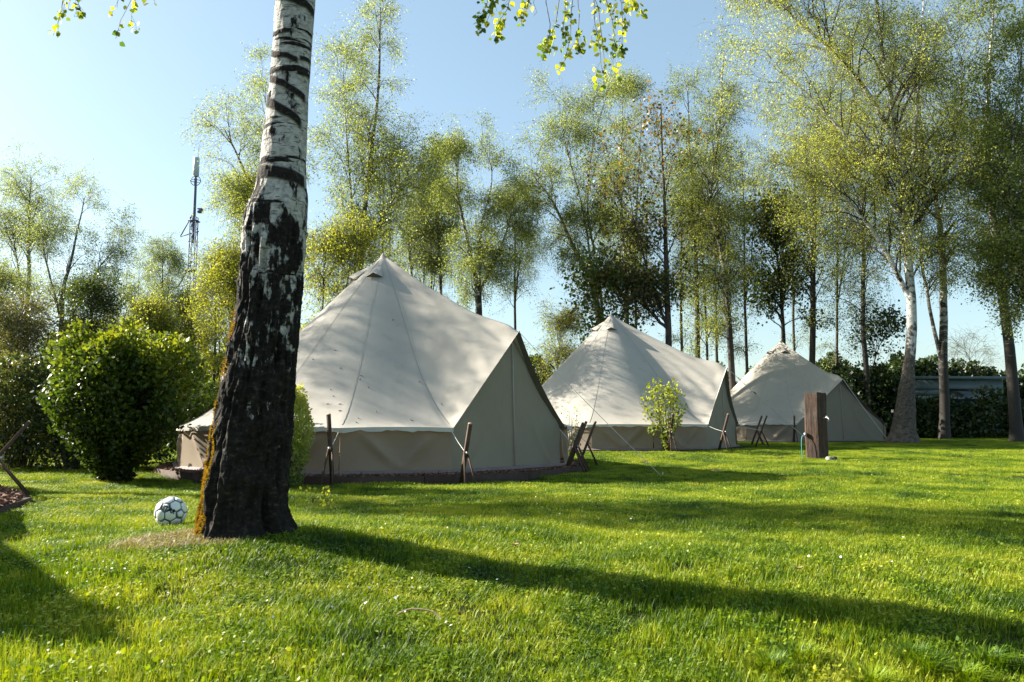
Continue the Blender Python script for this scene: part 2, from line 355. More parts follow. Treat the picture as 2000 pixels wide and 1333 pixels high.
def tree(name, label, d, stems, r0, crown_b, crown_t, half, n1=26, n2=7, n3=6, nl=16000, leaf='leaf_birch', size=.055, bark='bark_birch',
         droop=.25, up=.55, spread=.75, group=None, cat='tree', jitter=.075, tint_fn=None, tmean=.45, prof=None, twd=.5, shape=LEAF4, darkstem=.2, stem2=.45):
    n1 = int(n1 * 1.5); n3 = n3 + 4; nl = int(nl * (1.8 if 'birch' in name else 1.2)); size = size * .78; r0 = r0 * .85; px = F_PX / d
    root = None; SP_, SR = [], []
    base = None
    for si, st in enumerate(stems):
        pts = []
        for i, q in enumerate(st):
            if q[1] is None:
                x = (q[0] - 1000) / F_PX * d
                w = np.array([x, d, float(ground(x, d)) - .05])
            else: w = W(q[0], q[1], d + (q[2] if len(q) > 2 else 0))
            pts.append(w)
        if base is None: base = pts[0].copy(); base[2] += .05
        if si > 0 and st[0][1] is not None:      # a fork grows out of the stem it stands on
            dd_ = [(float(np.linalg.norm(Q - pts[0], axis=1).min()), int(np.linalg.norm(Q - pts[0], axis=1).argmin()), qi) for qi, Q in enumerate(SP_)]; _, kq, qi = min(dd_); pts[0] = SP_[qi][max(kq - 1, 0)]
        K = 22; P = resample(pts, K)
        P[2:] += np.cumsum(rng.normal(0, .012 * r0 / .12, (K - 2, 3)), axis=0) * [1, 1, .2]
        SP_.append(P); SR.append(np.linspace(1, .12, K) ** 1.0 * (r0 if si == 0 else r0 * stem2) * (1 + (.35 * np.exp(-np.arange(K) * 1.6) if st[0][1] is None else 0)))
    P0 = np.array(SP_) - base; R0 = np.array(SR)
    root = empty(name, base, label=label, cat=cat, group=group)
    mb = MB(); mb.tubes(P0, R0, 10)
    hz = np.concatenate([np.repeat(np.clip(1 - ((P0[i, :-1, 2]) / 2.4), -1, 1) * 1.0, 10) for i in range(len(P0))]) * .5 + .5 + darkstem
    mb.tint[-1] = np.clip(hz, .001, 2)
    mb.build('trunk', M[bark], root, smooth=True)
    zb = W(1000, crown_b, d)[2] - base[2]; zt = W(1000, crown_t, d)[2] - base[2]; hw = half / px
    # limbs
    idx = rng.integers(0, len(P0), n1 * 3); t = rng.uniform(.05, .99, n1 * 3)
    p, _, _ = sample_path(P0, R0, idx, t); k = np.where((p[:, 2] > zb))[0][:n1]; idx, t, p = idx[k], t[k], p[k]
    h = np.clip((p[:, 2] - zb) / max(zt - zb, .1), 0, 1)
    pr = (np.sin(np.pi * np.clip(h * .72 + .15, 0, 1)) ** .7) if prof is None else prof(h)
    L1 = hw * pr * rng.uniform(.55, 1.2, len(k)) + .15
    P1, R1 = grow(P0, R0, idx, t, L1, spread, up, droop * .4, 7, .12, .5, r0 * .22, .2)
    n = n2 * len(k); i2 = np.repeat(np.arange(len(k)), n2); t2 = rng.uniform(.2, .98, n)
    P2, R2 = grow(P1, R1, i2, t2, (L1[i2] * rng.uniform(.3, .75, n) + .1) * (1.15 - .4 * t2), .8, .12, droop, 5, .15, .5, r0 * .07)
    nn = n3 * n; i3 = rng.integers(0, n, nn); t3 = rng.uniform(.2, 1, nn)
    P3, R3 = grow(P2, R2, i3, t3, rng.uniform(.3, 1.2, nn) * (.45 + .13 * hw), .85, .05, twd, 4, .18, .6, .006, .4)
    R3 = np.maximum(R3, .0018)
    mb = MB(); mb.tubes(P1, np.maximum(R1, .005), 6); mb.tubes(P2, np.maximum(R2, .003), 4); mb.tubes(P3, R3, 3)
    mb.build('branches', M['twig'] if bark != 'bark_dark' else M['bark_dark'], root, smooth=True)
    mb = MB(); leaves(mb, P3, nl, size, jitter, tint_fn, tmean=tmean, shape=shape)
    tag(mb.build('crown', M[leaf], root), kind='stuff')
    return root

GL = 'birches beyond the lawn on the left'; GR = 'trees standing behind the tents'; B = None
tree('birch_tree', 'pale birch at the far left edge, tallest of the two beside each other', 30, [[(50, B), (55, 560), (58, 450), (62, 345)], [(52, 600), (30, 500), (15, 420)]], .13, 690, 335, 95, nl=15000, leaf='leaf_pale', group=GL, tmean=.45)
tree('birch_tree', 'multi-stemmed leaning birch with thin crown, right of the far left one', 28, [[(118, B), (122, 600), (138, 510), (165, 385)], [(122, 640), (165, 570), (200, 510), (235, 478)], [(120, 600), (90, 500), (85, 450)]], .13, 680, 385, 62, nl=11000, leaf='leaf_pale', group=GL, tmean=.5)
tree('birch_tree', 'small tree cut by the left edge of the picture', 26, [[(-30, B), (-25, 650), (-20, 560)]], .10, 720, 540, 70, nl=8000, leaf='leaf_birch', group=GL)
tree('leafy_tree', 'low dark leafy tree behind the big clipped bush', 25, [[(175, B), (172, 690), (178, 590)]], .09, 760, 570, 55, n1=30, nl=12000, leaf='leaf_dark', bark='bark_dark', group=GL, size=.075, tmean=.6, twd=.1)
tree('leafy_tree', 'low olive-green tree at the far left behind the shrubs', 23, [[(30, B), (28, 720), (30, 640)]], .08, 800, 620, 85, n1=30, nl=12000, leaf='leaf_olive', bark='bark_dark', group=GL, size=.065, tmean=.5)
for i, (x, tp, hf, dd, lf, lab) in enumerate([(265, 520, 38, 36, 'leaf_pale', 'faint grey-green young tree left of the mast'), (312, 478, 40, 34, 'leaf_pale', 'pale tall young tree just left of the mast'),
        (350, 560, 42, 27, 'leaf_yellow', 'yellow-leaved young tree in front of the mast base'), (418, 505, 46, 25, 'leaf_yellow', 'bright yellow-green tree right of the mast'),
        (450, 500, 50, 24, 'leaf_yellow', 'yellow-green tree partly hidden by the big birch trunk'), (290, 610, 40, 24, 'leaf_yellow', 'small yellowish tree above the clipped bush'), (225, 620, 40, 27, 'leaf_yellow', 'short golden tree between dark tree and clipped bush')]):
    tree('young_tree', lab, dd, [[(x, B), (x + 3, tp + 120), (x + 6, tp + 10)], [(x + 4, B), (x + 14, tp + 130), (x + 22, tp + 50)]], .07, 745, tp, hf, n1=30, nl=13000, leaf=lf, bark='bark_dark', group='young trees around the mast', size=.06)
tree('birch_tree', 'tall forked birch whose crowns show left of the big near trunk', 24, [[(560, B), (552, 560), (525, 440), (480, 340), (432, 250)], [(558, 700), (553, 450), (530, 280), (508, 135)], [(545, 480), (510, 430), (480, 385)]],  .15, 620, 130, 74, n1=44, nl=22000, leaf='leaf_birch', tmean=.62, group=GR)
tree('birch_tree', 'very tall airy birch rising above the nearest tent left of its peak', 22, [[(700, B), (702, 560), (712, 400), (735, 200), (742, 5)], [(690, B), (692, 500), (680, 300), (672, 120)], [(705, 480), (760, 400), (800, 345)]], .14, 640, 0, 88, n1=48, n2=7, nl=24000, leaf='leaf_birch', tmean=.55, group=GR, droop=.2)
tree('leafy_tree', 'low yellow tree between the big near trunk and the nearest tent', 20, [[(620, B), (625, 700), (640, 470)], [(640, 760), (670, 600), (690, 480)]], .08, 720, 440, 65, n1=36, nl=17000, leaf='leaf_yellow', bark='bark_dark', tmean=.42, group=GR)
tree('birch_tree', 'thin dark-stemmed birch just right of the nearest tent peak', 26, [[(812, B), (806, 560), (800, 440), (815, 345)], [(830, B), (826, 560), (835, 460)]], .09, 590, 335, 58, n1=28, nl=11000, leaf='leaf_pale', group=GR)
tree('birch_tree', 'slim straight birch between the tent peak and the weeping birch', 26, [[(866, B), (862, 540), (858, 420), (868, 310)]], .09, 560, 300, 50, n1=24, nl=9000, leaf='leaf_pale', group=GR)
tree('birch_tree', 'weeping birch with forked stems above the ridge of the nearest tent', 24, [[(928, B), (930, 600), (915, 500), (893, 390), (888, 290)], [(945, B), (940, 560), (942, 440), (965, 340), (935, 268)], [(942, 520), (985, 450), (1000, 360)]], .13, 610, 262, 62, n1=40, n2=8, nl=24000, leaf='leaf_birch', tmean=.40, group=GR, twd=1.3, droop=.5)
tree('leafy_tree', 'small fresh-green tree in the gap between the first two tents', 26, [[(1092, B), (1088, 740), (1095, 640)]], .06, 760, 620, 42, n1=24, nl=7000, leaf='leaf_yellow', bark='bark_dark', tmean=.35, group=GR)
tree('birch_tree', 'triple-stemmed birch fanning out left above the second tent', 25, [[(1190, B), (1165, 590), (1125, 490), (1085, 400), (1040, 335)], [(1185, B), (1160, 560), (1135, 400), (1105, 290), (1092, 200)], [(1192, B), (1168, 540), (1148, 420), (1158, 290), (1190, 165)]], .13, 560, 160, 70, n1=44, nl=22000, leaf='leaf_birch', tmean=.45, group=GR)
tree('birch_tree', 'slender birch right behind the peak of the second tent', 27, [[(1232, B), (1222, 560), (1212, 400), (1215, 180)]], .10, 580, 165, 62, n1=30, nl=15000, leaf='leaf_birch', group=GR)
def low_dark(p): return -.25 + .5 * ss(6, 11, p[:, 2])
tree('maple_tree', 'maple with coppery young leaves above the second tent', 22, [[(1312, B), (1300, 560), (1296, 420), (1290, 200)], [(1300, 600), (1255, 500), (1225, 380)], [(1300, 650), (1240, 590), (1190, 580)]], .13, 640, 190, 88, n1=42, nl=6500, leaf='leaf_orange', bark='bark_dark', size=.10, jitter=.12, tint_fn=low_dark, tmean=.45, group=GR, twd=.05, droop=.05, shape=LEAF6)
tree('maple_tree', 'dark low maple leaning over the top of the second tent', 21.5, [[(1205, B), (1210, 640), (1290, 520)], [(1215, 700), (1170, 600), (1150, 560)]], .10, 720, 540, 50, n1=12, n2=4, nl=2200, leaf='leaf_dark', bark='bark_dark', size=.12, jitter=.16, tmean=.35, group=GR, twd=.05, droop=.0, up=.15, shape=LEAF6)
tree('birch_tree', 'dark-stemmed birch pair right of the coppery maple', 26, [[(1362, B), (1360, 560), (1352, 400), (1345, 170)], [(1385, B), (1375, 540), (1365, 420), (1395, 200)]], .12, 710, 145, 62, n1=40, nl=19000, leaf='leaf_birch', tmean=.42, group=GR)
tree('birch_tree', 'bending birch above the door of the second tent', 25, [[(1432, B), (1424, 620), (1410, 500), (1388, 390), (1405, 250), (1412, 120)]], .13, 690, 110, 75, n1=36, nl=17000, leaf='leaf_birch', tmean=.5, group=GR)
tree('maple_tree', 'dense dark maple behind the peak of the third tent', 28, [[(1535, B), (1528, 600), (1510, 420)]], .13, 660, 420, 88, n1=24, n2=6, nl=6500, leaf='leaf_dark', bark='bark_dark', size=.12, jitter=.12, tmean=.5, group=GR, twd=.05, droop=0, shape=LEAF6)
tree('alder_tree', 'straight dark tree right of the third tent peak', 27, [[(1578, B), (1588, 560), (1592, 400), (1600, 200)]], .15, 660, 200, 80, n1=34, nl=12000, leaf='leaf_birch', bark='bark_dark', tmean=.3, group=GR, size=.07)
tree('birch_tree', 'slim curved birch between the third tent and the big white birch', 26, [[(1696, B), (1688, 650), (1686, 500), (1680, 350), (1660, 100)]], .12, 690, 60, 75, n1=30, nl=12000, leaf='leaf_birch', tmean=.38, group=GR)
tree('maple_tree', 'low thin maple sprouting over the hedge beside the curved birch', 27, [[(1700, B), (1705, 720), (1730, 650)]], .05, 780, 640, 55, n1=18, n2=4, n3=3, nl=1500, leaf='leaf_dark', bark='bark_dark', size=.11, tmean=.4, group=GR, twd=0, droop=0, shape=LEAF6)
tree('birch_tree', 'forked birch with a white stem right of the big white birch', 25, [[(1838, B), (1846, 660), (1840, 500), (1828, 380), (1795, 280), (1790, 60)], [(1840, 650), (1812, 580), (1800, 480), (1805, 380)]], .18, 600, 20, 95, n1=36, nl=16000, leaf='leaf_birch', tmean=.4, group=GR, darkstem=-.1)
tree('birch_tree', 'tall dark birch near the right edge of the lawn', 22, [[(1980, B), (1966, 620), (1942, 450), (1925, 300), (1935, 0)], [(1965, 560), (1990, 450), (2010, 300)]], .19, 560, -60, 120, n1=44, nl=24000, leaf='leaf_birch', tmean=.22, group=GR, size=.07, darkstem=.05)
tree('birch_tree', 'leaning birch cut off by the right edge', 20, [[(2075, B), (2020, 640), (1990, 520), (1975, 380), (2000, 100)]], .12, 640, -80, 110, n1=44, nl=24000, leaf='leaf_birch', tmean=.25, group=GR, size=.065)
tree('twiggy_shrub', 'pale leafless twiggy shrub left of the tall dark birch', 31, [[(1925, B), (1905, 740), (1890, 690)]], .04, 800, 670, 55, n1=12, n2=5, n3=2, nl=700, leaf='leaf_pale', size=.04, cat='shrub', group=GR)

for (x0, x1, x2, tp, dd, lab) in ((752, 748, 756, 250, 30, 'very thin stem in leaf just above the peak of the largest tent'), (838, 842, 836, 380, 31, 'thin sapling stem between two birches right of the tent peak'), (1012, 1005, 1000, 400, 30, 'thin stem behind the weeping birch crown'),
        (1248, 1240, 1250, 230, 29, 'thin dark stem right of the middle tent peak'), (1338, 1330, 1322, 260, 28, 'thin dark stem beside the coppery maple'), (1402, 1398, 1410, 250, 29, 'thin dark stem between the birch pair and the bending birch'), (1462, 1456, 1450, 280, 28, 'thin dark stem left of the dense dark maple'),
        (1552, 1548, 1556, 220, 30, 'thin stem between dark maple and straight alder'), (1630, 1636, 1628, 240, 29, 'thin pale stem between alder and curved birch')):
    tree('slim_tree', lab, dd, [[(x0, B), (x1, 600), (x1, 430), (x2, tp)], [(x1, 560), (x1 + 14, 480), (x1 + 18, tp + 90)]], .075, 725, tp, 48, n1=30, n2=6, n3=4, nl=9500, leaf='leaf_birch', bark='bark_dark', tmean=.42, group='slim trees in the row behind the tents', size=.05)
# big white birch on the lawn: furrowed foot, forked top
big = tree('white_birch', 'big white-barked birch with rugged flared foot at right of the third tent', 21, [
    [(1762, B), (1772, 760), (1778, 640), (1768, 480), (1755, 330), (1738, 200), (1715, 60), (1700, -120)],
    [(1765, 430), (1785, 300), (1800, 150), (1812, -60)], [(1768, 455), (1815, 385), (1860, 280), (1885, 120)],
    [(1765, 400), (1700, 330), (1610, 210), (1520, 130)], [(1768, 520), (1700, 450), (1650, 390), (1560, 330)], [(1745, 260), (1660, 130), (1560, 40), (1480, -60)]],
    .20, 560, -140, 170, n1=90, n2=8, n3=6, nl=64000, leaf='leaf_birch', bark='bark_big', tmean=.70, size=.055, droop=.35, twd=.8)
bx, by = big.location.x, big.location.y
mb = MB(); a = np.linspace(0, 2 * np.pi, 64, endpoint=False); zz = np.linspace(-.05, 2.3, 90)
A, ZZ = np.meshgrid(a, zz, indexing='ij')
tv = np.array([v.co[:] for v in [c_ for c_ in big.children if c_.name.startswith('trunk')][0].data.vertices])[:220].reshape(22, 10, 3).mean(1)
cx = np.interp(ZZ, tv[:, 2], tv[:, 0]); cy = np.interp(ZZ, tv[:, 2], tv[:, 1])
rad = .20 + .15 * np.exp(-ZZ / .5) + .035 * np.exp(-ZZ / 1.6) + .06 * np.exp(-ZZ / .25) * np.cos(5 * A + 1)
ff = fbm(np.stack([np.cos(A) * 3.2, np.sin(A) * 3.2, ZZ * 2.2], -1) * 1.6, 5, 4); rad = rad + .03 * np.abs(ff) * ss(2.3, 1.2, ZZ) - .01
rad = rad - .065 * ss(.6, 2.3, ZZ)
mb.add(np.stack([cx - .10 * np.exp(-ZZ / .8) + rad * np.cos(A), cy + rad * np.sin(A), ZZ], -1), grid_faces(64, 90, True)); mb.build('root_flare', M['bark_big'], big, smooth=True)

# ------------------------------------------------------------ the near leaning birch
fx, fy = TREE; gz = float(ground(fx, fy))
prof = [(1075, 385, 600), (1050, 392, 588), (1020, 396, 571), (1000, 399, 564), (950, 405, 562), (900, 412, 565), (800, 432, 575), (700, 450, 582), (600, 470, 590), (560, 474, 595), (500, 480, 601), (450, 484, 606), (415, 490, 609), (395, 503, 608), (370, 510, 606), (340, 516, 605), (300, 521, 606), (200, 535, 612), (100, 545, 620), (0, 551, 629), (-150, 562, 634), (-400, 590, 650), (-900, 640, 690)]
zs = np.array([W(500, q[0], fy)[2] for q in prof]); cxs = np.array([W((q[1] + q[2]) / 2, q[0], fy)[0] for q in prof]); rs = np.array([(q[2] - q[1]) / 2 / F_PX * fy for q in prof])
NU, NZ = 220, 760
a = np.linspace(0, 2 * np.pi, NU, endpoint=False); z = np.linspace(zs[0] - .10, zs[-2], NZ); A, Z = np.meshgrid(a, z, indexing='ij')
rr = np.interp(z, zs, rs); rr[z < zs[0]] = rs[0]; rr = np.convolve(np.pad(rr, 6, 'edge'), np.ones(13) / 13, 'valid'); xx = np.interp(z, zs, cxs); xx = np.convolve(np.pad(xx, 6, 'edge'), np.ones(13) / 13, 'valid')
low = ss(2.15, 1.55, Z); ca, sa = np.cos(A), np.sin(A)
q = np.stack([ca, sa, np.zeros_like(ca)], -1)
ridge = 1 - np.abs(fbm(np.stack([ca * 3.4, sa * 3.4, Z * 3.0], -1) * 1.25, 3, 4)) * 1.6
plate = 1 - np.abs(vnoise(np.stack([ca * 5.5, sa * 5.5, Z * 6.5], -1), 9)) * 2
dr = low * (.026 * ridge + .009 * plate - .024) + (1 - low) * .0025 * fbm(np.stack([ca * 4, sa * 4, Z * 14], -1), 21, 3)
roots = ss(gz + .28, gz - .02, Z) * (.018 * np.cos(4 * A + .6) + .016 * np.cos(7 * A + 2) - .004)
knot = .03 * np.exp(-(((A - np.pi) / .5) ** 2 + ((Z - 1.78) / .05) ** 2)) * 0
# dark collar rings of the pale bark, slightly sunk
band = np.zeros_like(Z)
for (py, th, a0, wdt, tilt) in [(8, .012, -1.6, 1.9, .0), (38, .022, -1.25, 1.4, -.03), (95, .012, -2.1, .8, .0), (138, .016, -1.9, 1.0, -.03), (165, .013, -2.0, .8, 0), (140, .012, -.4, .5, 0), (168, .012, -.5, .5, 0), (195, .020, -1.5, 1.2, -.05), (240, .026, -1.6, 1.15, -.06), (210, .02, -2.8, .5, 0), (330, .012, -2.2, .3, 0), (358, .035, -1.6, 1.5, -.02)]:
    zc = W(580, py, fy)[2]; da = (A - a0 + np.pi) % (2 * np.pi) - np.pi
    zz = Z - zc - tilt * da + .007 * vnoise(np.stack([ca * 2.5, sa * 2.5, Z * 6], -1), 31)
    band = np.maximum(band, ss(1.25, .8, np.abs(zz) / th) * ss(wdt * 1.05, wdt * .85, np.abs(da)))
dr = dr + band * .004 * (1 - low)
rad = rr[None, :] + dr + roots
yy = np.interp(Z, [0, 3, 6], [0, -.12, -.2])
V = np.stack([xx[None, :] - fx + rad * ca, yy + rad * sa * .97, Z - gz], -1)
fg = empty('near_birch', (fx, fy, gz), label='large leaning birch in the foreground with blackened mossy lower trunk', cat='tree')
mb = MB(); mb.add(V, grid_faces(NU, NZ, True)); tr = mb.build('trunk', M['bark_fg'], fg, smooth=True)
at = tr.data.attributes.new('band', 'FLOAT', 'POINT'); at.data.foreach_set('value', band.ravel().astype(np.float32))
# moss on the sunny left side
mb = MB(); n = 26000; az = rng.normal(np.pi + .05, .36, n); zi = rng.uniform(gz - .02, 1.35, n)
keep = (fbm(np.stack([np.cos(az) * 6, np.sin(az) * 6, zi * 5], -1), 77, 3) + .55 - 1.15 * np.abs(az - np.pi - .05) + .25 * ss(.9, .2, zi) - .5 * ss(.5, .8, zi) * ss(1.0, .8, zi)) > .30
az, zi = az[keep], zi[keep]; n = len(az)
iu = (np.round(az / (2 * np.pi) * NU).astype(int)) % NU; iz = np.clip(np.searchsorted(z, zi), 0, NZ - 1); p = V[iu, iz]
out = np.stack([np.cos(az), np.sin(az), np.full(n, .35)], -1); dirn = unit(out + rnorm(n, .45)); sd_ = unit(np.cross(dirn, rnorm(n)))
L = rng.uniform(.005, .018, n)[:, None]; w = rng.uniform(.003, .006, n)[:, None]
tri = np.stack([p - sd_ * w - dirn * .003, p + sd_ * w - dirn * .003, p + dirn * L], 1)
mb.add(tri.reshape(-1, 3), np.arange(3 * n).reshape(n, 3)); tag(mb.build('moss', M['moss'], fg), label='yellow-ochre moss on the left side of the trunk', kind='stuff')
# crown above the picture and the hanging sprays that come into it
P0 = np.stack([xx - fx, np.interp(z, [0, 3, 6], [0, -.12, -.2]), z - gz], -1); P0 = resample(P0[::40], 24)[None]; R0 = np.linspace(.2, .05, 24)[None]
top = P0[0, -1]; ext = resample([top, top + [.15, 0, 1.2], top + [.2, .1, 2.6], top + [.1, .1, 3.6]], 12)[None]; RE = np.linspace(.07, .012, 12)[None]
mb = MB(); mb.tubes(ext, RE, 10)
i1 = np.zeros(26, int); P1, R1 = grow(ext, RE, i1, rng.uniform(0, .95, 26), rng.uniform(1.0, 1.9, 26), 1.0, .3, .25, 7, .1, .5)
i2 = np.repeat(np.arange(26), 6); P2, R2 = grow(P1, R1, i2, rng.uniform(.25, 1, 156), rng.uniform(.4, .9, 156), .8, .1, .5, 5, .12, .5)
i3 = rng.integers(0, 156, 700); P3, R3 = grow(P2, R2, i3, rng.uniform(.2, 1, 700), rng.uniform(.3, .7, 700), .6, 0, 1.2, 5, .12, .6)
mb.tubes(P1, R1, 6); mb.tubes(P2, R2, 4); mb.tubes(P3, np.maximum(R3, .0015), 3)
mb.build('branches', M['twig'], fg, smooth=True)
mb = MB(); leaves(mb, P3, 6000, .035, .03, shape=LEAF6, tmean=.6); tag(mb.build('crown', M['leaf_yellow'], fg), kind='stuff')
M['leaf_near'] = mat_leaf('near_birch_leaf', (.05, .10, .015), (.22, .27, .02), (.50, .46, .03), .55)
def spray(main, twigs, nl, yd):
    """a limb and the sprays hanging off it; points given along sight lines at real depths"""
    o = np.array([fx, fy, gz]); bmn = MB(); Pm = resample([W(px, py, yd + k * .1) - o for k, (px, py) in enumerate(main)], 10)[None]; Rm = np.linspace(.011, .003, 10)[None]
    bmn.tubes(Pm, Rm, 6); T = []
    for k, tw in enumerate(twigs):
        dy = rng.uniform(-.25, .25); T.append(resample([W(px, py, yd + dy) - o for (px, py) in tw], 8))
    T = np.array(T); T += rng.normal(0, .006, T.shape); bmn.tubes(T, np.tile(np.linspace(.0028, .0010, 8), (len(T), 1)), 4)
    n = len(T) * 4; S, RS = grow(T, np.full(T.shape[:2], .0014), rng.integers(0, len(T), n), rng.uniform(.15, 1, n), rng.uniform(.04, .12, n), .7, 0, .9, 4, .2, .8); bmn.tubes(S, np.full(S.shape[:2], .0008), 3)
    bmn.build('hanging_branch', M['twig'], fg, smooth=True)
    lm = MB(); leaves(lm, np.concatenate([S, resample_batch(T, 4)]), nl, .029, .012, shape=LEAF6, hang=1.0, tmean=.5, tvar=.28)
    tag(lm.build('hanging_leaves', M['leaf_near'], fg), kind='stuff')
def resample_batch(T, K): return T[:, np.linspace(T.shape[1] // 3, T.shape[1] - 1, K).astype(int)]
spray([(620, -260), (800, -180), (980, -110), (1160, -60)], [[(975, -100), (968, -20), (950, 45)], [(990, -90), (990, 0), (968, 68)], [(1010, -90), (1020, -10), (1020, 50)], [(1040, -90), (1045, -20), (1042, 32)], [(960, -90), (955, -30), (940, 90 - 40)],
      [(1095, -80), (1105, 0), (1100, 60)], [(1110, -70), (1120, 10), (1112, 90), (1096, 128)], [(1125, -70), (1130, 20), (1125, 100)], [(1100, -70), (1085, 40), (1060, 98)], [(1060, -70), (1075, 60), (1070, 95)],
      [(1140, -60), (1170, 30), (1175, 80), (1180, 128)], [(1160, -60), (1190, 20), (1198, 80), (1195, 120)], [(1175, -60), (1205, -10), (1215, 50), (1212, 100)], [(1190, -60), (1232, -15), (1238, 15)], [(1150, -60), (1165, 60), (1178, 150)]], 820, 4.1)
spray([(500, -300), (400, -200), (260, -120), (110, -80)], [[(110, -80), (125, -20), (112, 50)], [(130, -80), (140, -30), (155, 15)], [(145, -80), (128, -20), (122, 30)], [(230, -110), (228, -40), (230, 15)], [(262, -110), (265, -30), (256, 45)], [(250, -100), (262, -20), (228, 60)], [(280, -100), (285, -40), (278, 5)]], 120, 4.0)

# ------------------------------------------------------------ tents
def make_tent(label, cx, cy, bz, Rr, H, e, zc, door, ha, N, seed, group='bell tents in a row'):
    g = np.random.default_rng(seed)
    root = empty('bell_tent', (cx, cy, bz), R(door), label=label, cat='tent', group=group)
    ha = R(ha); A_ = np.array([Rr * math.cos(ha), -Rr * math.sin(ha), e]); B_ = A_ * [1, -1, 1]; C_ = np.array([Rr * math.cos(ha) + .10, 0, zc])
    P_ = np.array([0, 0, H]); angs = np.linspace(ha, 2 * np.pi - ha, N + 1); V_ = [np.array([Rr * math.cos(a), Rr * math.sin(a), e]) for a in angs]
    rim, kind, dk = [], [], []
    S = 22
    for i in range(N):                                   # eave, corner to corner (B -> ... -> A)
        for j in range(S):
            u = j / S; p = V_[i] * (1 - u) + V_[i + 1] * u
            sc = 1 + .012 * (1 - 4 * u * (1 - u)); p = p * [sc, sc, 1]; p[2] += .012 * 4 * u * (1 - u); rim.append(p); kind.append(4 * u * (1 - u)); dk.append(0)
    SD = 46
    for (a, b, sg) in ((A_, C_, 1), (C_, B_, -1)):
        for j in range(SD):
            u = j / SD; p = a * (1 - u) + b * u
            mid = 4 * u * (1 - u); p = p + np.array([-.03, 0, -.035]) * mid * (1.3 if sg < 0 else .6)
            rim.append(p); kind.append(0); dk.append(u if sg > 0 else 1 - u)
    rim = np.array(rim); kind = np.array(kind); dk = np.array(dk); nr = len(rim); isd = np.arange(nr) >= N * S
    NT = 72; t = np.linspace(0, 1, NT) ** .9; t[0] = .012
    T_, _ = np.meshgrid(t, np.arange(nr)); rimx = rim[:, None, :]; k3 = kind[:, None]; d3 = dk[:, None]
    hor = rimx[..., :2] * T_[..., None]
    fz = T_ + .62 * T_ ** 3 * (1 - T_) + .05 * T_ * (1 - T_)
    fzd = T_ + (.22 * (1 - d3) + .24) * T_ * (1 - T_)
    wd_ = ss(0, .7, d3); fzz = np.where(isd[:, None], fz * (1 - wd_) + (T_ + .24 * T_ * (1 - T_)) * wd_, fz)
    # panels hang slightly between the seams
    ang_ = np.arctan2(rimx[..., 1], rimx[..., 0]); rho_ = np.hypot(rimx[..., 0], rimx[..., 1]); cd_ = np.minimum(np.arange(nr), N * S - np.arange(nr))[:, None] / S
    rw_ = np.where(isd[:, None], 0, 1) * ss(0, 1.6, cd_) * ss(1.0, .55, T_) * .75
    hor = hor * (1 + (Rr / rho_ - 1) * rw_)[..., None]
    Zr = H - (H - rimx[..., 2]) * fzz - .006 * k3 * np.sin(np.pi * T_)
    # folds: long creases running from the door ridge and fanned from the peak
    s = np.arange(nr)[:, None] / nr
    near_door = np.where(isd[:, None], 1.0, np.exp(-np.minimum(np.abs(np.arange(nr)[:, None] - N * S), nr - np.arange(nr)[:, None]) / 16.0))
    cre = np.sin((d3 * 17 + T_ * 3.0 + 1.5 * vnoise(np.stack([d3 * 4 + s * 9 + 0 * T_, T_ * 3 + 0 * s, s * 0 * T_], -1), seed))) * near_door * ss(.62, .97, T_) * (.35 + d3 * .8)
    gen = fbm(np.stack([np.cos(2 * np.pi * s) * 7 + 0 * T_, np.sin(2 * np.pi * s) * 7 + 0 * T_, T_ * 1.6 + 0 * s], -1), seed + 5, 3) * ss(0, .25, T_) * ss(1.0, .75, T_)
    fine = vnoise(np.stack([s * 150 + 0 * T_, T_ * 5 + 0 * s, s * 0 * T_], -1), seed + 9) * ss(.75, 0, T_) * .3
    Zr = Zr + .017 * gen + .003 * fine
    V = np.concatenate([hor, Zr[..., None]], -1)
    kk = np.exp(-(np.arange(-26, 27) / 11.0) ** 2); kk /= kk.sum(); Vs = sum(w_ * np.roll(V, q_, axis=0) for w_, q_ in zip(kk, range(-26, 27)))
    crest = np.exp(-(np.abs(d3 - 1) / .45) ** 2) * .96
    V = V + (Vs - V) * (ss(1.0, .62, T_) * (1 - crest))[..., None]
    V[..., 2] += .034 * cre * ss(1.0, .93, T_)
    V[..., 2] += .010 * np.sin(d3 * 30 + T_ * 9) * isd[:, None] * ss(.35, .8, T_) * ss(1.02, .8, T_) * d3
    mb = MB(); mb.add(V, grid_faces(nr, NT, True)); mb.build('roof', M['canvas_roof'], root, smooth=True)
    # seams over each corner
    for i in list(range(0, N + 1)):
        r_ = V[(i * S) % nr]; pp = r_[2:-1:3] + [0, 0, .006]
        mb = MB(); wv = np.cross(unit(np.gradient(pp, axis=0)), [0, 0, 1.]); wv = unit(wv) * .006
        Q = np.stack([pp - wv, pp + wv], 1).reshape(-1, 3); n = len(pp)
        mb.add(Q, [[2 * k, 2 * k + 1, 2 * k + 3, 2 * k + 2] for k in range(n - 1)]); mb.build('seam', M['seam'], root)
    # hem hanging from the eave
    mb = MB(); er = rim[:N * S + 1]; er = er * [1.004, 1.004, 1]; wv = .008 * np.sin(np.arange(len(er)) * .9 + g.uniform(0, 6)) + .006 * g.normal(size=len(er))
    lo = er + np.stack([0 * wv, 0 * wv, -.045 + wv], -1); Q = np.stack([er + [0, 0, .004], lo], 1).reshape(-1, 3); n = len(er)
    mb.add(Q, [[2 * k, 2 * k + 1, 2 * k + 3, 2 * k + 2] for k in range(n - 1)]); mb.build('eave_hem', M['hem'], root, smooth=True)
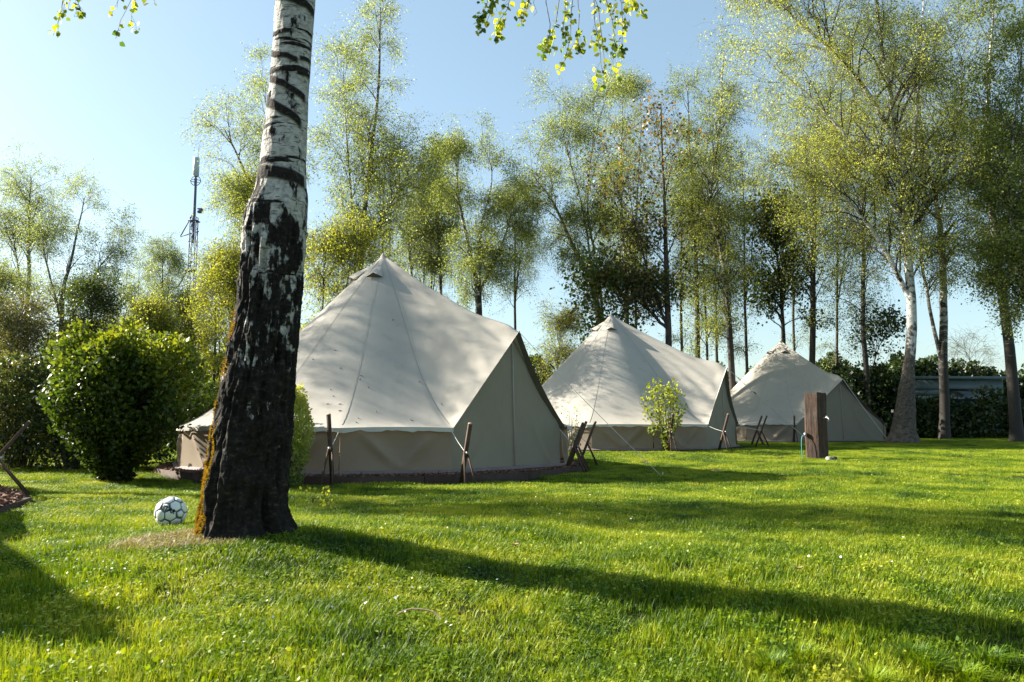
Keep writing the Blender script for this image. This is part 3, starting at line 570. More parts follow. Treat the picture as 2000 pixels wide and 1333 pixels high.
    # door edge flaps: left edge pale piping, right edge dark
    for sl, mt in ((slice(N * S, N * S + SD + 1), 'hem'), (slice(N * S + SD, nr), 'edge_dark')):
        er = np.concatenate([rim[sl], [B_]]) if sl.stop == nr else rim[sl]; o1 = er + [.015, 0, .012]; o2 = er + [-.05, 0, -.04]; o2[:, 1] *= .97; n = len(er)
        mb = MB(); Q = np.stack([o1, o2], 1).reshape(-1, 3); mb.add(Q, [[2 * k, 2 * k + 1, 2 * k + 3, 2 * k + 2] for k in range(n - 1)]); mb.build('door_flap', M[mt], root, smooth=True)
    # wall panels
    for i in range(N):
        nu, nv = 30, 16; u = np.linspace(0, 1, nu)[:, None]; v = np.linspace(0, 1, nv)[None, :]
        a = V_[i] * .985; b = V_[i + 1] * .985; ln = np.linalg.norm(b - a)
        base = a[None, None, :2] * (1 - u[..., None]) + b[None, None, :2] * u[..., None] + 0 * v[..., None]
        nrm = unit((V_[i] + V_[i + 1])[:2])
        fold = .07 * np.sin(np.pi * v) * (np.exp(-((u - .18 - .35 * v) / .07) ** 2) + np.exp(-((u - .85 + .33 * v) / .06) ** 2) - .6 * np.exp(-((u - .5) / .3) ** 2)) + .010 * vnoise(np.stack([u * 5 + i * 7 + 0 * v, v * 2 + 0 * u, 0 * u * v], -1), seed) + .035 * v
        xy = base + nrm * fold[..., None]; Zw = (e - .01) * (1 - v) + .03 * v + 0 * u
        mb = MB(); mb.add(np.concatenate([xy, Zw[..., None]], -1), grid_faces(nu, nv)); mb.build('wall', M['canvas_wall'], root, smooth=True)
    # door: two cloths meeting on a zip
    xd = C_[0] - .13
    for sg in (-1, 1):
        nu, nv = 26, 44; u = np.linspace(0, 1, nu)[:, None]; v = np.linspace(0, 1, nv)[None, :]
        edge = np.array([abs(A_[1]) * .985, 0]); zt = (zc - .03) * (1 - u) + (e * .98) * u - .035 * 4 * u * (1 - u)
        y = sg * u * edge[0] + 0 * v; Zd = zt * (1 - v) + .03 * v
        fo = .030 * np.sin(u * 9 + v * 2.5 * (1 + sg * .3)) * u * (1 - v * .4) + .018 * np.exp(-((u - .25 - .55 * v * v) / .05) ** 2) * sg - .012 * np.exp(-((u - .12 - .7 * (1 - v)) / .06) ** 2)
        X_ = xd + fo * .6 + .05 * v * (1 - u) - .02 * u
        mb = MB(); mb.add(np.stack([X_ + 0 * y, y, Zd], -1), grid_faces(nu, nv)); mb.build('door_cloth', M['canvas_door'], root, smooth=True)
    mb = MB(); mb.beam((xd + .022, 0, zc - .15), (xd + .07, 0, .05), .012, .008); mb.build('zip', M['seam'], root)
    # ground sheet edge
    bp = [np.array([p[0] * 1.0, p[1] * 1.0, 0]) for p in V_] ; mb = MB(); n = len(bp)
    ring = np.array([[p * [1.002, 1.002, 1] + [0, 0, .045], p * [1.018, 1.018, 1] + [0, 0, .012]] for p in bp]).reshape(-1, 3)
    ring = np.concatenate([ring, [[xd + .07, -.02, .05], [xd + .12, -.02, .012], ring[0], ring[1]]])
    mb.add(ring, [[2 * k, 2 * k + 1, 2 * k + 3, 2 * k + 2] for k in range(len(ring) // 2 - 1)]); mb.build('groundsheet', M['skirt'], root)
    # vents below the peak
    for va in (-R(door) - R(97), -R(door) - R(160), -R(door) + R(10)):
        d_ = np.array([math.cos(va), math.sin(va), 0]); s_ = np.array([-math.sin(va), math.cos(va), 0]); sl = (H - e) / Rr
        t0 = np.array([0, 0, H - .10]) + d_ * .06; b0 = d_ * .46 + [0, 0, H - .46 * sl * 1.02]
        w = .13; k = unit(np.array([d_[0] * sl, d_[1] * sl, 1]))
        V5 = np.array([t0, b0 - s_ * w + k * .008, b0 + s_ * w + k * .008, b0 + k * .085])
        mb = MB(); mb.add(V5, [[0, 1, 3], [0, 3, 2]]); mb.build('vent_hood', M['canvas_roof'], root)
        mb = MB(); mb.add(V5[1:4] + d_ * -.012, [[0, 1, 2]]); mb.build('vent_mesh', M['edge_dark'], root)
    mb = MB(); mb.tubes(np.array([[0, 0, H - .045], [0, 0, H + .0], [0, 0, H + .035]]), np.array([.05, .03, .008]), 12, cap=True); mb.build('peak_cap', M['seam'], root, smooth=True)
    mb = MB(); mb.tubes(np.array([[0, 0, 0], [0, 0, H - .03]]), np.array([.02, .02]), 10); mb.build('centre_pole', M['metal'], root)
    mb = MB(); mb.tubes(np.array([A_ * [.96, .96, 0], A_ * [.96, .96, .97], C_ - [.16, 0, .07], B_ * [.96, .96, .97], B_ * [.96, .96, 0]]), np.full(5, .012), 8); mb.build('door_frame', M['metal'], root)
    return root, (A_, B_, C_, V_, rim)
def deck(cx, cy, Rr, z, N, label, rot=0.):
    root = empty('tent_platform', (cx, cy, z), rot, label=label, cat='platform', group='timber-edged tent platforms')
    a = np.arange(N) * 2 * np.pi / N; P = np.stack([np.cos(a) * Rr, np.sin(a) * Rr], -1)
    mb = MB(); top = np.concatenate([P * .97, np.full((N, 1), -.008)], 1); mb.add(top, np.arange(N)[None]); mb.build('chip_bed', M['chips'], root)
    for i in range(N):
        p, q = P[i], P[(i + 1) % N]; mb = MB(); h = .20
        mb.beam((p[0], p[1], -h / 2 + .004 * (i % 3)), (q[0], q[1], -h / 2 - .003 * (i % 2)), .05, h); mb.build('edge_board', M['timber_edge'], root)
    return root
def chips(cx, cy, r0, r1, z, n, a0, a1, name_label):
    mb = MB(); a = rng.uniform(a0, a1, n); r = rng.uniform(r0, r1, n); p = np.stack([cx + r * np.cos(a), cy + r * np.sin(a), z + rng.uniform(.002, .02, n)], -1)
    u = unit(rnorm(n) * [1, 1, .35]); v = unit(np.cross(u, rnorm(n))); L = rng.uniform(.012, .035, n)[:, None]; w = rng.uniform(.006, .014, n)[:, None]
    V = np.stack([p - u * L - v * w, p + u * L - v * w, p + u * L + v * w, p - u * L + v * w], 1).reshape(-1, 3)
    mb.add(V, np.arange(4 * n).reshape(n, 4)); tag(mb.build('wood_chips', M['chips']), label=name_label, cat='wood chips', kind='stuff')

T1 = (-1.98, 12.05, .105); T2 = (W(1193, 600, 18.9)[0], 18.9, .13); T3 = (W(1525, 660, 24.4)[0], 24.4, .15)
t1, g1 = make_tent('largest cream bell tent in the middle, just right of the leaning birch', *T1, 2.88, 3.15, .53, 1.76, -42, 21.5, 12, 3)
t2, g2 = make_tent('middle bell tent of the three, with the small sapling in front', *T2, 2.88, 3.12, .51, 1.76, -31.5, 23, 12, 8)
t3, g3 = make_tent('smallest and farthest bell tent, half behind the upright timber post', *T3, 2.88, 3.02, .50, 1.72, -70, 32, 11, 15)
deck(T1[0], T1[1], 3.10, T1[2] - .005, 14, 'dark timber edging round the largest bell tent', .1)
deck(T2[0], T2[1], 3.06, T2[2] - .005, 14, 'dark timber edging round the middle bell tent', .2)
deck(T3[0], T3[1], 3.02, T3[2] - .005, 14, 'timber edging round the farthest bell tent', .1)
chips(T1[0], T1[1], 2.93, 3.03, T1[2] - .01, 5000, R(-200), R(-5), 'brown wood chips along the wall of the largest tent')
# fourth tent outside the left edge: its platform and a guy stand reach into the picture, its shadow falls on the lawn
T4 = (-6.72, 4.38, .06)
t4, g4 = make_tent('bell tent beyond the left edge whose shadow darkens the corner of the lawn', *T4, 2.88, 3.1, .52, 1.76, 120, 22, 12, 33)
deck(-7.4, 5.35, 3.6, .05, 16, 'timber-edged chip bed cut by the left edge of the picture', .12)
chips(-7.4, 5.35, 2.2, 3.55, .05, 9000, R(10), R(80), 'wood chips on the bed at the left edge')

# ropes and guy stands
def world_pt(root, p):
    a = root.rotation_euler.z; return np.array([root.location.x + p[0] * math.cos(a) - p[1] * math.sin(a), root.location.y + p[0] * math.sin(a) + p[1] * math.cos(a), root.location.z + p[2]])
def rope(name, a, b, r=.0035, sag=.02, label='', cat='rope', slider=None):
    a = np.asarray(a, float); b = np.asarray(b, float); t = np.linspace(0, 1, 14)[:, None]; P = a * (1 - t) + b * t; P[:, 2] -= sag * 4 * t[:, 0] * (1 - t[:, 0])
    o = empty(name, a, label=label, cat=cat, group='guy ropes'); mb = MB(); mb.tubes(P - a, np.full(14, r), 6); mb.build('line', M['rope'], o, smooth=True)
    if slider is not None:
        c = P[0] * (1 - slider) + P[-1] * slider - a; d = unit(P[-1] - P[0]); mb = MB(); mb.beam(c - d * .045 + [0, 0, -.012], c + d * .045 + [0, 0, -.012], .03, .016); mb.build('tension_slider', M['black'], o)
    mb = MB(); mb.beam(b - a + [0, 0, -.05], b - a + [.02, 0, .05], .012, .012); mb.build('peg', M['metal'], o)
C1 = world_pt(t1, g1[2]); C2 = world_pt(t2, g2[2]); C3 = world_pt(t3, g3[2])
def gp(px, py, y): p = W(px, py, y); return np.array([p[0], y, float(ground(p[0], y)) + .02])
def on_ground(px, py):
    y = 5.0
    for _ in range(40):
        p = W(px, py, y); g_ = float(ground(p[0], y)); y = y * (CAM_H - g_) / max(CAM_H - p[2], .01)
    p = W(px, py, y); return np.array([p[0], y, float(ground(p[0], y))])
rope('guy_rope', C1, on_ground(1292, 930), sag=.03, slider=.235, label='long pale rope from the largest tent door across the middle tent to the lawn')
rope('guy_rope', C2, on_ground(1588, 868), sag=.03, slider=.30, label='pale rope from the middle tent door towards the farthest tent', r=.006)
rope('guy_rope', C3, on_ground(1738, 864), sag=.03, label='pale rope from the farthest tent door to the foot of the white birch', r=.008)
def guy_stand(top, out, h=.56, label='', mat='timber', w=.042, eave=None, lean=.28, group='crossed timber guy stands'):
    """top: where the post top is; out: direction away from the tent (unit xy)"""
    out = np.array([out[0], out[1], 0.]); out /= np.linalg.norm(out); side = np.array([-out[1], out[0], 0.])
    top = np.asarray(top, float); foot = top - out * lean; foot[2] = float(ground(foot[0], foot[1])) - .03
    o = empty('guy_stand', foot + [0, 0, .03], label=label, cat='guy stand', group=group); b = foot + [0, 0, .03]
    mb = MB(); mb.beam(foot - b, top - b, w, w * .8, math.atan2(out[1], out[0])); mb.build('post', M[mat], o)
    dn = unit(foot - top); mb = MB(); mb.beam(top - b - dn * .001, top - b - dn * .010, w * .96, w * .76, math.atan2(out[1], out[0])); mb.build('post_end', M['timber_pale'], o)
    k = top * .55 + foot * .45
    for s_ in (-1, 1):
        f2 = foot + out * (lean * 1.15) + side * s_ * .07; f2[2] = float(ground(f2[0], f2[1])) - .03
        mb = MB(); mb.beam(k - b + side * s_ * .02, f2 - b, w * .45, w * .45); mb.build('brace', M[mat], o)
    mb = MB(); c = k - b; mb.box(c + out * .04, (.02, .05, .03)); mb.build('cleat', M['metal'], o)
    if eave is not None:
        e_ = np.asarray(eave) - b; q = k - b; mb = MB(); mb.tubes(np.array([e_, (e_ + q) / 2 - [0, 0, .01], q]), np.full(3, .004), 5); mb.build('guy_line', M['rope'], o)
    return o
def az(c, a, r): return np.array([c[0] + r * math.cos(R(a)), c[1] + r * math.sin(R(a))])
def stand_at(T, a, label, tall=.60, mat='timber', r0=3.42, eave_z=.5, **k):
    q = az(T, a, r0); z = T[2] + .0; e_ = az(T, a, 2.88)
    return guy_stand((q[0], q[1], tall + z), (math.cos(R(a)), math.sin(R(a))), label=label, mat=mat, eave=(e_[0], e_[1], T[2] + eave_z), **k)
stand_at(T1, -90, 'upright-looking timber guy stand at the middle of the largest tent wall', .68)
stand_at(T1, -64, 'guy stand leaning right at the left corner of the largest tent door', .58, r0=3.45)
stand_at(T1, -24, 'nearer of the crossed timber stands right of the largest tent door', .58, r0=3.22, w=.055)
stand_at(T1, -14, 'slimmer timber stand just behind the nearer crossed one', .60, r0=3.12)
stand_at(T1, 2, 'reddish timber stand leaning left behind the crossed pair', .6, r0=3.25, mat='timber')
stand_at(T2, -77, 'timber stand left of the sapling by the middle tent wall', .72)
stand_at(T2, -55, 'pale-topped crossed stand at the middle tent door', .72, r0=3.45)
stand_at(T2, -12, 'dark crossed stand between the middle and the farthest tent', .70, r0=3.5)
stand_at(T2, -2, 'thin dark stand farthest right by the middle tent', .70, r0=3.5)
stand_at(T3, -104, 'thin dark stake left of the farthest tent door', .70, r0=3.3)
# stand at the left edge
q = W(57, 825, 7.6); guy_stand(q, (.9, .35), label='guy stand with a long pale pole at the left edge of the picture', mat='timber', lean=.55, w=.035, group='crossed timber guy stands')
# rolled cloth, slabs, catkins on the roof
p = on_ground(388, 925); mb = MB(); b = W(388, 911, T1[1] - 1.9); bl = b + [.38, -.02, 0.0]
mb.tubes(np.array([b - [.12, 0, 0], b, (b + bl) / 2 + [0, 0, .006], bl]), np.array([.035, .042, .045, .04]), 12, cap=True)
tag(mb.build('rolled_groundsheet', M['white_cloth'], smooth=True), label='pale rolled cloth at the foot of the largest tent wall, left of the birch', cat='rolled cloth')
for (x0, x1, y0, y1, lab) in ((845, 902, 934, 943, 'nearer pale paving slab in the grass before the largest tent'), (870, 912, 928, 932, 'farther paving slab half under the tent edging')):
    a = on_ground(x0, y1); c = on_ground(x1, y0); mb = MB(); mb.box(((a[0] + c[0]) / 2, (a[1] + c[1]) / 2, max(a[2], c[2]) + .03), (c[0] - a[0], max(c[1] - a[1], .2), .045)); tag(mb.build('paving_slab', M['stone']), label=lab, cat='paving slab', group='paving slabs')

# ------------------------------------------------------------ upright timber post with tap
pb = on_ground(1597, 897); post = empty('tap_post', pb, label='thick upright sleeper post with a water tap on the lawn', cat='post')
hp = W(1597, 768, pb[1])[2] - pb[2]
nz = 40; zz = np.linspace(-.05, hp, nz); prof_ = []
corners = np.array([[-.19, .02], [-.015, -.13], [.165, -.05], [-.02, .12]]); NS = 10
ring = np.concatenate([np.linspace(corners[i], corners[(i + 1) % 4], NS, endpoint=False) for i in range(4)])
Vv = np.zeros((len(ring), nz, 3))
for k, z_ in enumerate(zz):
    Vv[:, k, :2] = ring * (1 + .02 * math.sin(z_ * 5)) + [.004 * math.sin(z_ * 7), 0]; Vv[:, k, 2] = z_
nn_ = fbm(Vv * [22, 22, 3.0], 4, 3); Vv[..., :2] += Vv[..., :2] * (nn_ * .035)[..., None]; Vv[:, -1, 2] += .012 * vnoise(Vv[:, -1] * 9, 3)
mb = MB(); mb.add(Vv, grid_faces(len(ring), nz, True)); mb.add(np.concatenate([Vv[:, -1], [[0, 0, hp + .004]]]), [[i, (i + 1) % len(ring), len(ring)] for i in range(len(ring))]); mb.build('timber_block', M['sleeper'], post)
mb = MB(); c = np.array([.09, -.12, hp * .62]); mb.tubes(np.array([c, c + [.03, -.07, .01], c + [.04, -.10, -.01], c + [.04, -.105, -.05]]), np.full(4, .011), 8, cap=True); mb.box(c + [.03, -.075, .03], (.05, .012, .01)); mb.build('tap', M['metal'], post)
mb = MB(); mb.tubes(resample([[-.2, .0, hp * .36], [-.26, -.02, hp * .34], [-.28, -.03, hp * .2], [-.27, -.03, .0]], 12), np.full(12, .006), 6); mb.build('cable', M['teal'], post, smooth=True)
mb = MB(); mb.box((-.20, -.01, hp * .37), (.04, .04, .06)); mb.build('socket', M['metal'], post)
for (px, lab, mt) in ((1619, 'grey round valve cap lying at the foot of the post', 'stone'), (1630, 'black round valve cap beside the grey one at the foot of the post', 'black')):
    c = on_ground(px, 900); mb = MB(); mb.tubes(np.array([c + [0, 0, .0], c + [0, 0, .05], c + [0, 0, .065]]), np.array([.05, .05, .03]), 14, cap=True)
    o = tag(mb.build('valve_cap', M[mt], smooth=False), label=lab, cat='valve cap', group='valve caps')

# ------------------------------------------------------------ football
def football(c, r):
    phi = (1 + 5 ** .5) / 2; V = []
    for (a, b, cc) in ((0, 1, 3 * phi), (1, 2 + phi, 2 * phi), (phi, 2, 2 * phi + 1)):
        for sa_ in ((1, -1) if a else (1,)):
            for sb in (1, -1):
                for sc_ in (1, -1):
                    v = (a * sa_, b * sb, cc * sc_)
                    for k in range(3): V.append((v[k % 3], v[(k + 1) % 3], v[(k + 2) % 3]))
    V = np.array(sorted(set(tuple(np.round(q, 6)) for q in V))); V = V / np.linalg.norm(V[0])
    D = np.linalg.norm(V[:, None] - V[None], axis=2); dm = D[D > 1e-4].min(); adj = [set(np.where((D[i] < dm * 1.05) & (D[i] > 1e-4))[0]) for i in range(60)]
    faces = set()
    def walk(path, L):
        if len(path) == L:
            if path[0] in adj[path[-1]]:
                P = V[list(path)]; c_ = P.mean(0); n_ = np.cross(P[1] - P[0], P[2] - P[0]); n_ /= np.linalg.norm(n_)
                if np.abs((P - c_) @ n_).max() < 1e-4: faces.add((frozenset(path), tuple(path)))
            return
        for q in adj[path[-1]]:
            if q not in path: walk(path + [q], L)
    seen = {}
    for i in range(60):
        faces.clear(); walk([i], 5); walk([i], 6)
        for fs, p in faces: seen[fs] = p
    root = empty('football', c, 0, label='white football with grey-blue seams in the grass left of the birch', cat='ball'); root.rotation_euler = (R(28), R(-32), R(18))
    mw = mat_plain('white_ball_leather', (.66, .67, .66), .45, .10, 5, spec=.4); mg = mat_plain('greyblue_seam', (.09, .12, .14), .6, .2, 20)
    bm_ = MB(); a = np.linspace(0, np.pi, 14); b = np.linspace(0, 2 * np.pi, 24, endpoint=False); Bb, Aa = np.meshgrid(b, a, indexing='ij')
    bm_.add(np.stack([np.sin(Aa) * np.cos(Bb), np.sin(Aa) * np.sin(Bb), np.cos(Aa)], -1) * r * .962, grid_faces(24, 14, True)); bm_.build('seam_layer', mg, root, smooth=True)
    for fs, p in seen.items():
        P = V[list(p)]; cc = P.mean(0); ins = .83 if len(p) == 6 else .66; mb = MB(); pts = [cc / np.linalg.norm(cc) * r * .995]; fc = []; L = len(p)
        rings = [.35, .7, ins, ins + .05]
        for ri, k in enumerate(rings):
            for q in range(L):
                for h_ in (0, .5):
                    w = P[q] * (1 - h_) + P[(q + 1) % L] * h_; w = cc + (w - cc) * k; w = w / np.linalg.norm(w) * r * (1.0, .998, .990, .958)[ri]; pts.append(w)
        n = 2 * L
        for q in range(n): fc.append([0, 1 + q, 1 + (q + 1) % n])
        mb.add(pts, fc)
        qf = [[1 + a_ * n + q, 1 + (a_ + 1) * n + q, 1 + (a_ + 1) * n + (q + 1) % n, 1 + a_ * n + (q + 1) % n] for a_ in range(3) for q in range(n)]
        mb.f.append(np.array(qf)); mb.tint.append(np.zeros(len(qf)))
        mb.build('panel', mw, root, smooth=True)
    # printed lettering, wrapped on the ball, facing the camera side
    cu = bpy.data.curves.new('lettering', 'FONT'); cu.body = 'YSTAR'; cu.size = .042; cu.align_x = 'CENTER'; cu.align_y = 'CENTER'; cu.offset = .0018
    to = bpy.data.objects.new('tmp_text', cu); COL.objects.link(to); dg = bpy.context.evaluated_depsgraph_get(); me = bpy.data.meshes.new_from_object(to.evaluated_get(dg)); bpy.data.objects.remove(to)
    inv = root.rotation_euler.to_matrix().inverted()
    ctr = Vector((.14, -.90, .30)).normalized(); ux = Vector((.84, .12, -.40)); ux = (ux - ctr * ux.dot(ctr)).normalized(); uy = ctr.cross(ux) ; uy = ctr.cross(ux) 
    for v in me.vertices:
        q = ctr * r + ux * v.co.x + uy * v.co.y; q = q.normalized() * (r * 1.014); v.co = inv @ q
    mt = mat_plain('navy_print', (.01, .02, .04), .95, .1, 5, spec=.05); me.materials.clear(); me.materials.append(mt)
    lo = bpy.data.objects.new('lettering', me); COL.objects.link(lo); lo.parent = root
rb = .104; bp_ = W(334, 994, 5.45); football((bp_[0], 5.45, float(ground(bp_[0], 5.45)) + rb + .004), rb)

# ------------------------------------------------------------ shrubs
def shrub(name, label, c, rx, ry, h, prof, nl, size, leaf, nst=26, seed=1, tmean=.45, lump=.22, cat='shrub', shape=LEAF6, shell=.35, tintz=.0, group=None, core=None):
    g = np.random.default_rng(seed); root = empty(name, c, label=label, cat=cat, group=group)
    zf = g.beta(1.4, 1.0, nl) ; a = g.uniform(0, 2 * np.pi, nl); rf = g.uniform(0, 1, nl) ** shell
    pr = np.interp(zf, [p[0] for p in prof], [p[1] for p in prof]); of = np.interp(zf, [p[0] for p in prof], [p[2] if len(p) > 2 else 0 for p in prof])
    lm = 1 + lump * vnoise(np.stack([np.cos(a) * 2.2, np.sin(a) * 2.2, zf * 4], -1), seed) + lump * .4 * vnoise(np.stack([np.cos(a) * 6, np.sin(a) * 6, zf * 11], -1), seed + 3)
    p = np.stack([of * rx + rx * pr * rf * lm * np.cos(a), ry * pr * rf * lm * np.sin(a), zf * h * (1 + .10 * vnoise(np.stack([np.cos(a) * rf * 2.5, np.sin(a) * rf * 2.5, a * 0], -1), seed + 7))], -1) + g.normal(0, size * .3, (nl, 3))
    keep = vnoise(p / (size * 3.2), seed + 2) > -.42 ; p = p[keep]; n = len(p); rf = rf[keep]; zf = zf[keep]
    d = unit(rnorm(n) + p * [1, 1, .3] / max(rx, .1) * .6 + [0, 0, .3]); b = unit(np.cross(d, rnorm(n))); cc = np.cross(d, b); s = (size * g.uniform(.6, 1.3, n))[:, None, None]
    V = p[:, None] + s * (shape[None, :, 0:1] * d[:, None] + shape[None, :, 1:2] * b[:, None] * .8 + shape[None, :, 2:3] * cc[:, None])
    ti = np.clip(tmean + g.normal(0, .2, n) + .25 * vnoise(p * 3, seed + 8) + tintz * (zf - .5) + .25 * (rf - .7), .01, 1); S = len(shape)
    mb = MB(); mb.add(V.reshape(-1, 3), np.arange(n * S).reshape(n, S), ti); tag(mb.build('foliage', M[leaf], root), kind='stuff')
    th = g.uniform(0, 2 * np.pi, nst); k = g.uniform(.2, .8, nst); P = []
    for i in range(nst):
        zt = g.uniform(.6, .97); pr1 = np.interp(zt, [p[0] for p in prof], [p[1] for p in prof]); pr0 = .25 * np.interp(.05, [p[0] for p in prof], [p[1] for p in prof]); pm = np.interp(.45, [p[0] for p in prof], [p[1] for p in prof])
        o_ = np.interp(zt, [p[0] for p in prof], [p[2] if len(p) > 2 else 0 for p in prof])
        P.append(resample([[rx * pr0 * k[i] * math.cos(th[i]), ry * pr0 * k[i] * math.sin(th[i]), -.03], [rx * pm * .5 * k[i] * math.cos(th[i]), ry * pm * .5 * k[i] * math.sin(th[i]), h * .4], [o_ * rx + rx * pr1 * k[i] * math.cos(th[i]), ry * pr1 * k[i] * math.sin(th[i]), h * zt]], 7))
    mb = MB(); r0 = .010 * h / 1.4 + .002; mb.tubes(np.array(P), np.tile(np.linspace(r0, r0 * .3, 7), (nst, 1)), 5); mb.build('stems', M['bark_dark'], root, smooth=True)
    return root
b = on_ground(226, 942)
shrub('clipped_bush', 'big dense round-topped green bush at the left of the lawn', b, .84, .70, W(238, 655, b[1])[2] - b[2], [(0, .22, .0), (.15, .42, -.05), (.35, .80, -.06), (.6, .97, -.04), (.85, 1.0), (1, .72)], 32000, .055, 'leaf_bush', 60, 3, .24, .30, tintz=.75, shell=.5)  # tintz yellows the upper leaves: sunlit top put into the colour
b = on_ground(40, 915)
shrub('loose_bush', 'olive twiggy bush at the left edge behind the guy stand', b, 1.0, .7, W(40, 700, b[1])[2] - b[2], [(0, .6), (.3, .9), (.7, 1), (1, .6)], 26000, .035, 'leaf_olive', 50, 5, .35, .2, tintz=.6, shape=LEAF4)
p = W(330, 900, 10.6); shrub('loose_bush', 'dark low bush filling the gap between clipped bush and largest tent', (p[0] + .1, 12.6, .05), 1.5, .6, 1.15, [(0, .9), (.7, 1), (1, .8)], 15000, .05, 'leaf_bush', 40, 6, .30, .15)
p = W(150, 900, 11.5); shrub('loose_bush', 'dark bush deep between the two left bushes', (p[0], 11.5, .03), 1.5, .7, 1.5, [(0, .9), (.6, 1), (1, .7)], 15000, .05, 'leaf_hedge', 40, 8, .45, .2)
b = on_ground(583, 945)
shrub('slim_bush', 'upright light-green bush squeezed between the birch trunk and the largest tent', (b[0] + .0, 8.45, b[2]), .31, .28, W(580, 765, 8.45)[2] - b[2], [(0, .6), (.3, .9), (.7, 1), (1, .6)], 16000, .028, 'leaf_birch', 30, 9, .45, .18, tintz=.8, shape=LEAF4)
shrub('slim_bush', 'light-green bush showing left of the birch trunk before the tent wall', (W(442, 900, 8.3)[0] + .05, 8.3, .0), .16, .16, W(440, 790, 8.3)[2], [(0, .5), (.5, 1), (1, .7)], 4000, .028, 'leaf_yellow', 14, 10, .4, .2, shape=LEAF4)
b = on_ground(1302, 884)
shrub('sapling', 'small leafy sapling in front of the middle tent', b, .40, .36, W(1302, 750, b[1])[2] - b[2], [(0, .14, 0), (.22, .18, 0), (.30, .75, -.1), (.45, .8, 0), (.7, 1.0, -.05), (1, .6, -.1)], 1500, .060, 'leaf_yellow', 14, 12, .05, .45, tintz=.7, cat='sapling')
b = on_ground(1487, 862); shrub('young_weed', 'thin pale weed before the wall of the farthest tent', b, .5, .4, .95, [(0, .3), (.5, 1), (1, .7)], 900, .04, 'leaf_pale', 26, 13, .5, .3, cat='plant', shape=LEAF4)
shrub('young_weed', 'thin weed growing behind the door corner of the largest tent', (1.0, 13.6, .05), .2, .2, .9, [(0, .3), (.5, 1), (1, .7)], 160, .035, 'leaf_pale', 9, 14, .5, .3, cat='plant', shape=LEAF4)
shrub('loose_bush', 'unseen low bush added beyond the left edge to shade the lawn', (-6.6, 8.25, .05), .8, .7, .9, [(0, .9), (.6, 1), (1, .7)], 7000, .05, 'leaf_bush', 30, 19, .45, .15)  # added out of view to extend the shadow over the lawn corner
for (px, py, h, lb) in ((636, 960, .13, 'pale seedling in the shaded grass, farthest of the three from the camera'), (612, 976, .16, 'tallest pale seedling, nearest the birch trunk'), (640, 985, .10, 'smallest pale seedling, nearest the camera of the three')):
    b = on_ground(px, py + 15); shrub('seedling', lb, b, .07, .07, h, [(0, .3), (1, 1)], 26, .03, 'leaf_yellow', 4, px, .3, .3, cat='seedling', group='seedlings beside the birch')
# tree-lined boundary: hedges
def hedge(label, x0, x1, y, h, nl, leaf, size, seed, tmean, depth=.8, cat='hedge', bot=0, rag=.22):
    g = np.random.default_rng(seed); root = empty('hedge', ((x0 + x1) / 2, y, float(ground(x0, y))), label=label, cat=cat); L = (x1 - x0) / 2
    x = g.uniform(-L, L, nl); v = g.beta(1.2, .9, nl); top = h * (1 + rag * vnoise(np.stack([x * .8, x * 0, x * 0], -1), seed) + rag * .8 * vnoise(np.stack([x * 3.1, x * 0, x * 0], -1), seed + 1)); z_ = bot + v * (top - bot)
    y_ = g.normal(0, 1, nl) * depth * .5 * (1 - .35 * v ** 3); p = np.stack([x, y_, z_], -1); d = unit(rnorm(nl)); b_ = unit(np.cross(d, rnorm(nl))); s = (size * g.uniform(.6, 1.4, nl))[:, None, None]; sh = LEAF4
    V = p[:, None] + s * (sh[None, :, 0:1] * d[:, None] + sh[None, :, 1:2] * b_[:, None]); mb = MB()
    mb.add(V.reshape(-1, 3), np.arange(nl * 4).reshape(nl, 4), np.clip(tmean + g.normal(0, .2, nl) + .3 * vnoise(p * .9, seed + 4), .01, 1)); tag(mb.build('foliage', M[leaf], root), kind='stuff')
    ns = int(L * 5); P = np.array([resample([[xx_, 0, -.05], [xx_ + g.normal(0, .15), g.normal(0, .15), h * .5], [xx_ + g.normal(0, .3), g.normal(0, .3), h * .95]], 5) for xx_ in g.uniform(-L, L, ns)])
    mb = MB(); mb.tubes(P, np.tile(np.linspace(.03, .01, 5), (ns, 1)), 5); mb.build('stems', M['bark_dark'], root)
hx = lambda px, y: (px - 1000) / F_PX * y
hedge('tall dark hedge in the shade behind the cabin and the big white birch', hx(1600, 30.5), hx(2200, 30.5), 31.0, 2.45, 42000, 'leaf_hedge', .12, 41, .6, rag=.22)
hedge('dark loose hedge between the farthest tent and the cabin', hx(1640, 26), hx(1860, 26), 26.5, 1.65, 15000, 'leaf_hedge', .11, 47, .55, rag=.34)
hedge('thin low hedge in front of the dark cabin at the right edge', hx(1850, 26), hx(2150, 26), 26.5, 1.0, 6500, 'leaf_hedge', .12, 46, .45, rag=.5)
hedge('tall green hedge behind the two farther tents', hx(1020, 30), hx(1620, 30), 30, 2.3, 45000, 'leaf_bush', .10, 42, .35)
hedge('overgrown leafy hedge far behind the big tent', hx(480, 31), hx(1010, 31), 31, 3.4, 50000, 'leaf_birch', .10, 43, .35)
hedge('yellow-green thicket far behind the clipped bush', hx(-120, 32), hx(500, 32), 32, 3.6, 60000, 'leaf_yellow', .10, 44, .35)
hedge('low dark thicket across the far left of the lawn', hx(-150, 18), hx(420, 18), 18, 1.9, 36000, 'leaf_bush', .08, 45, .25)

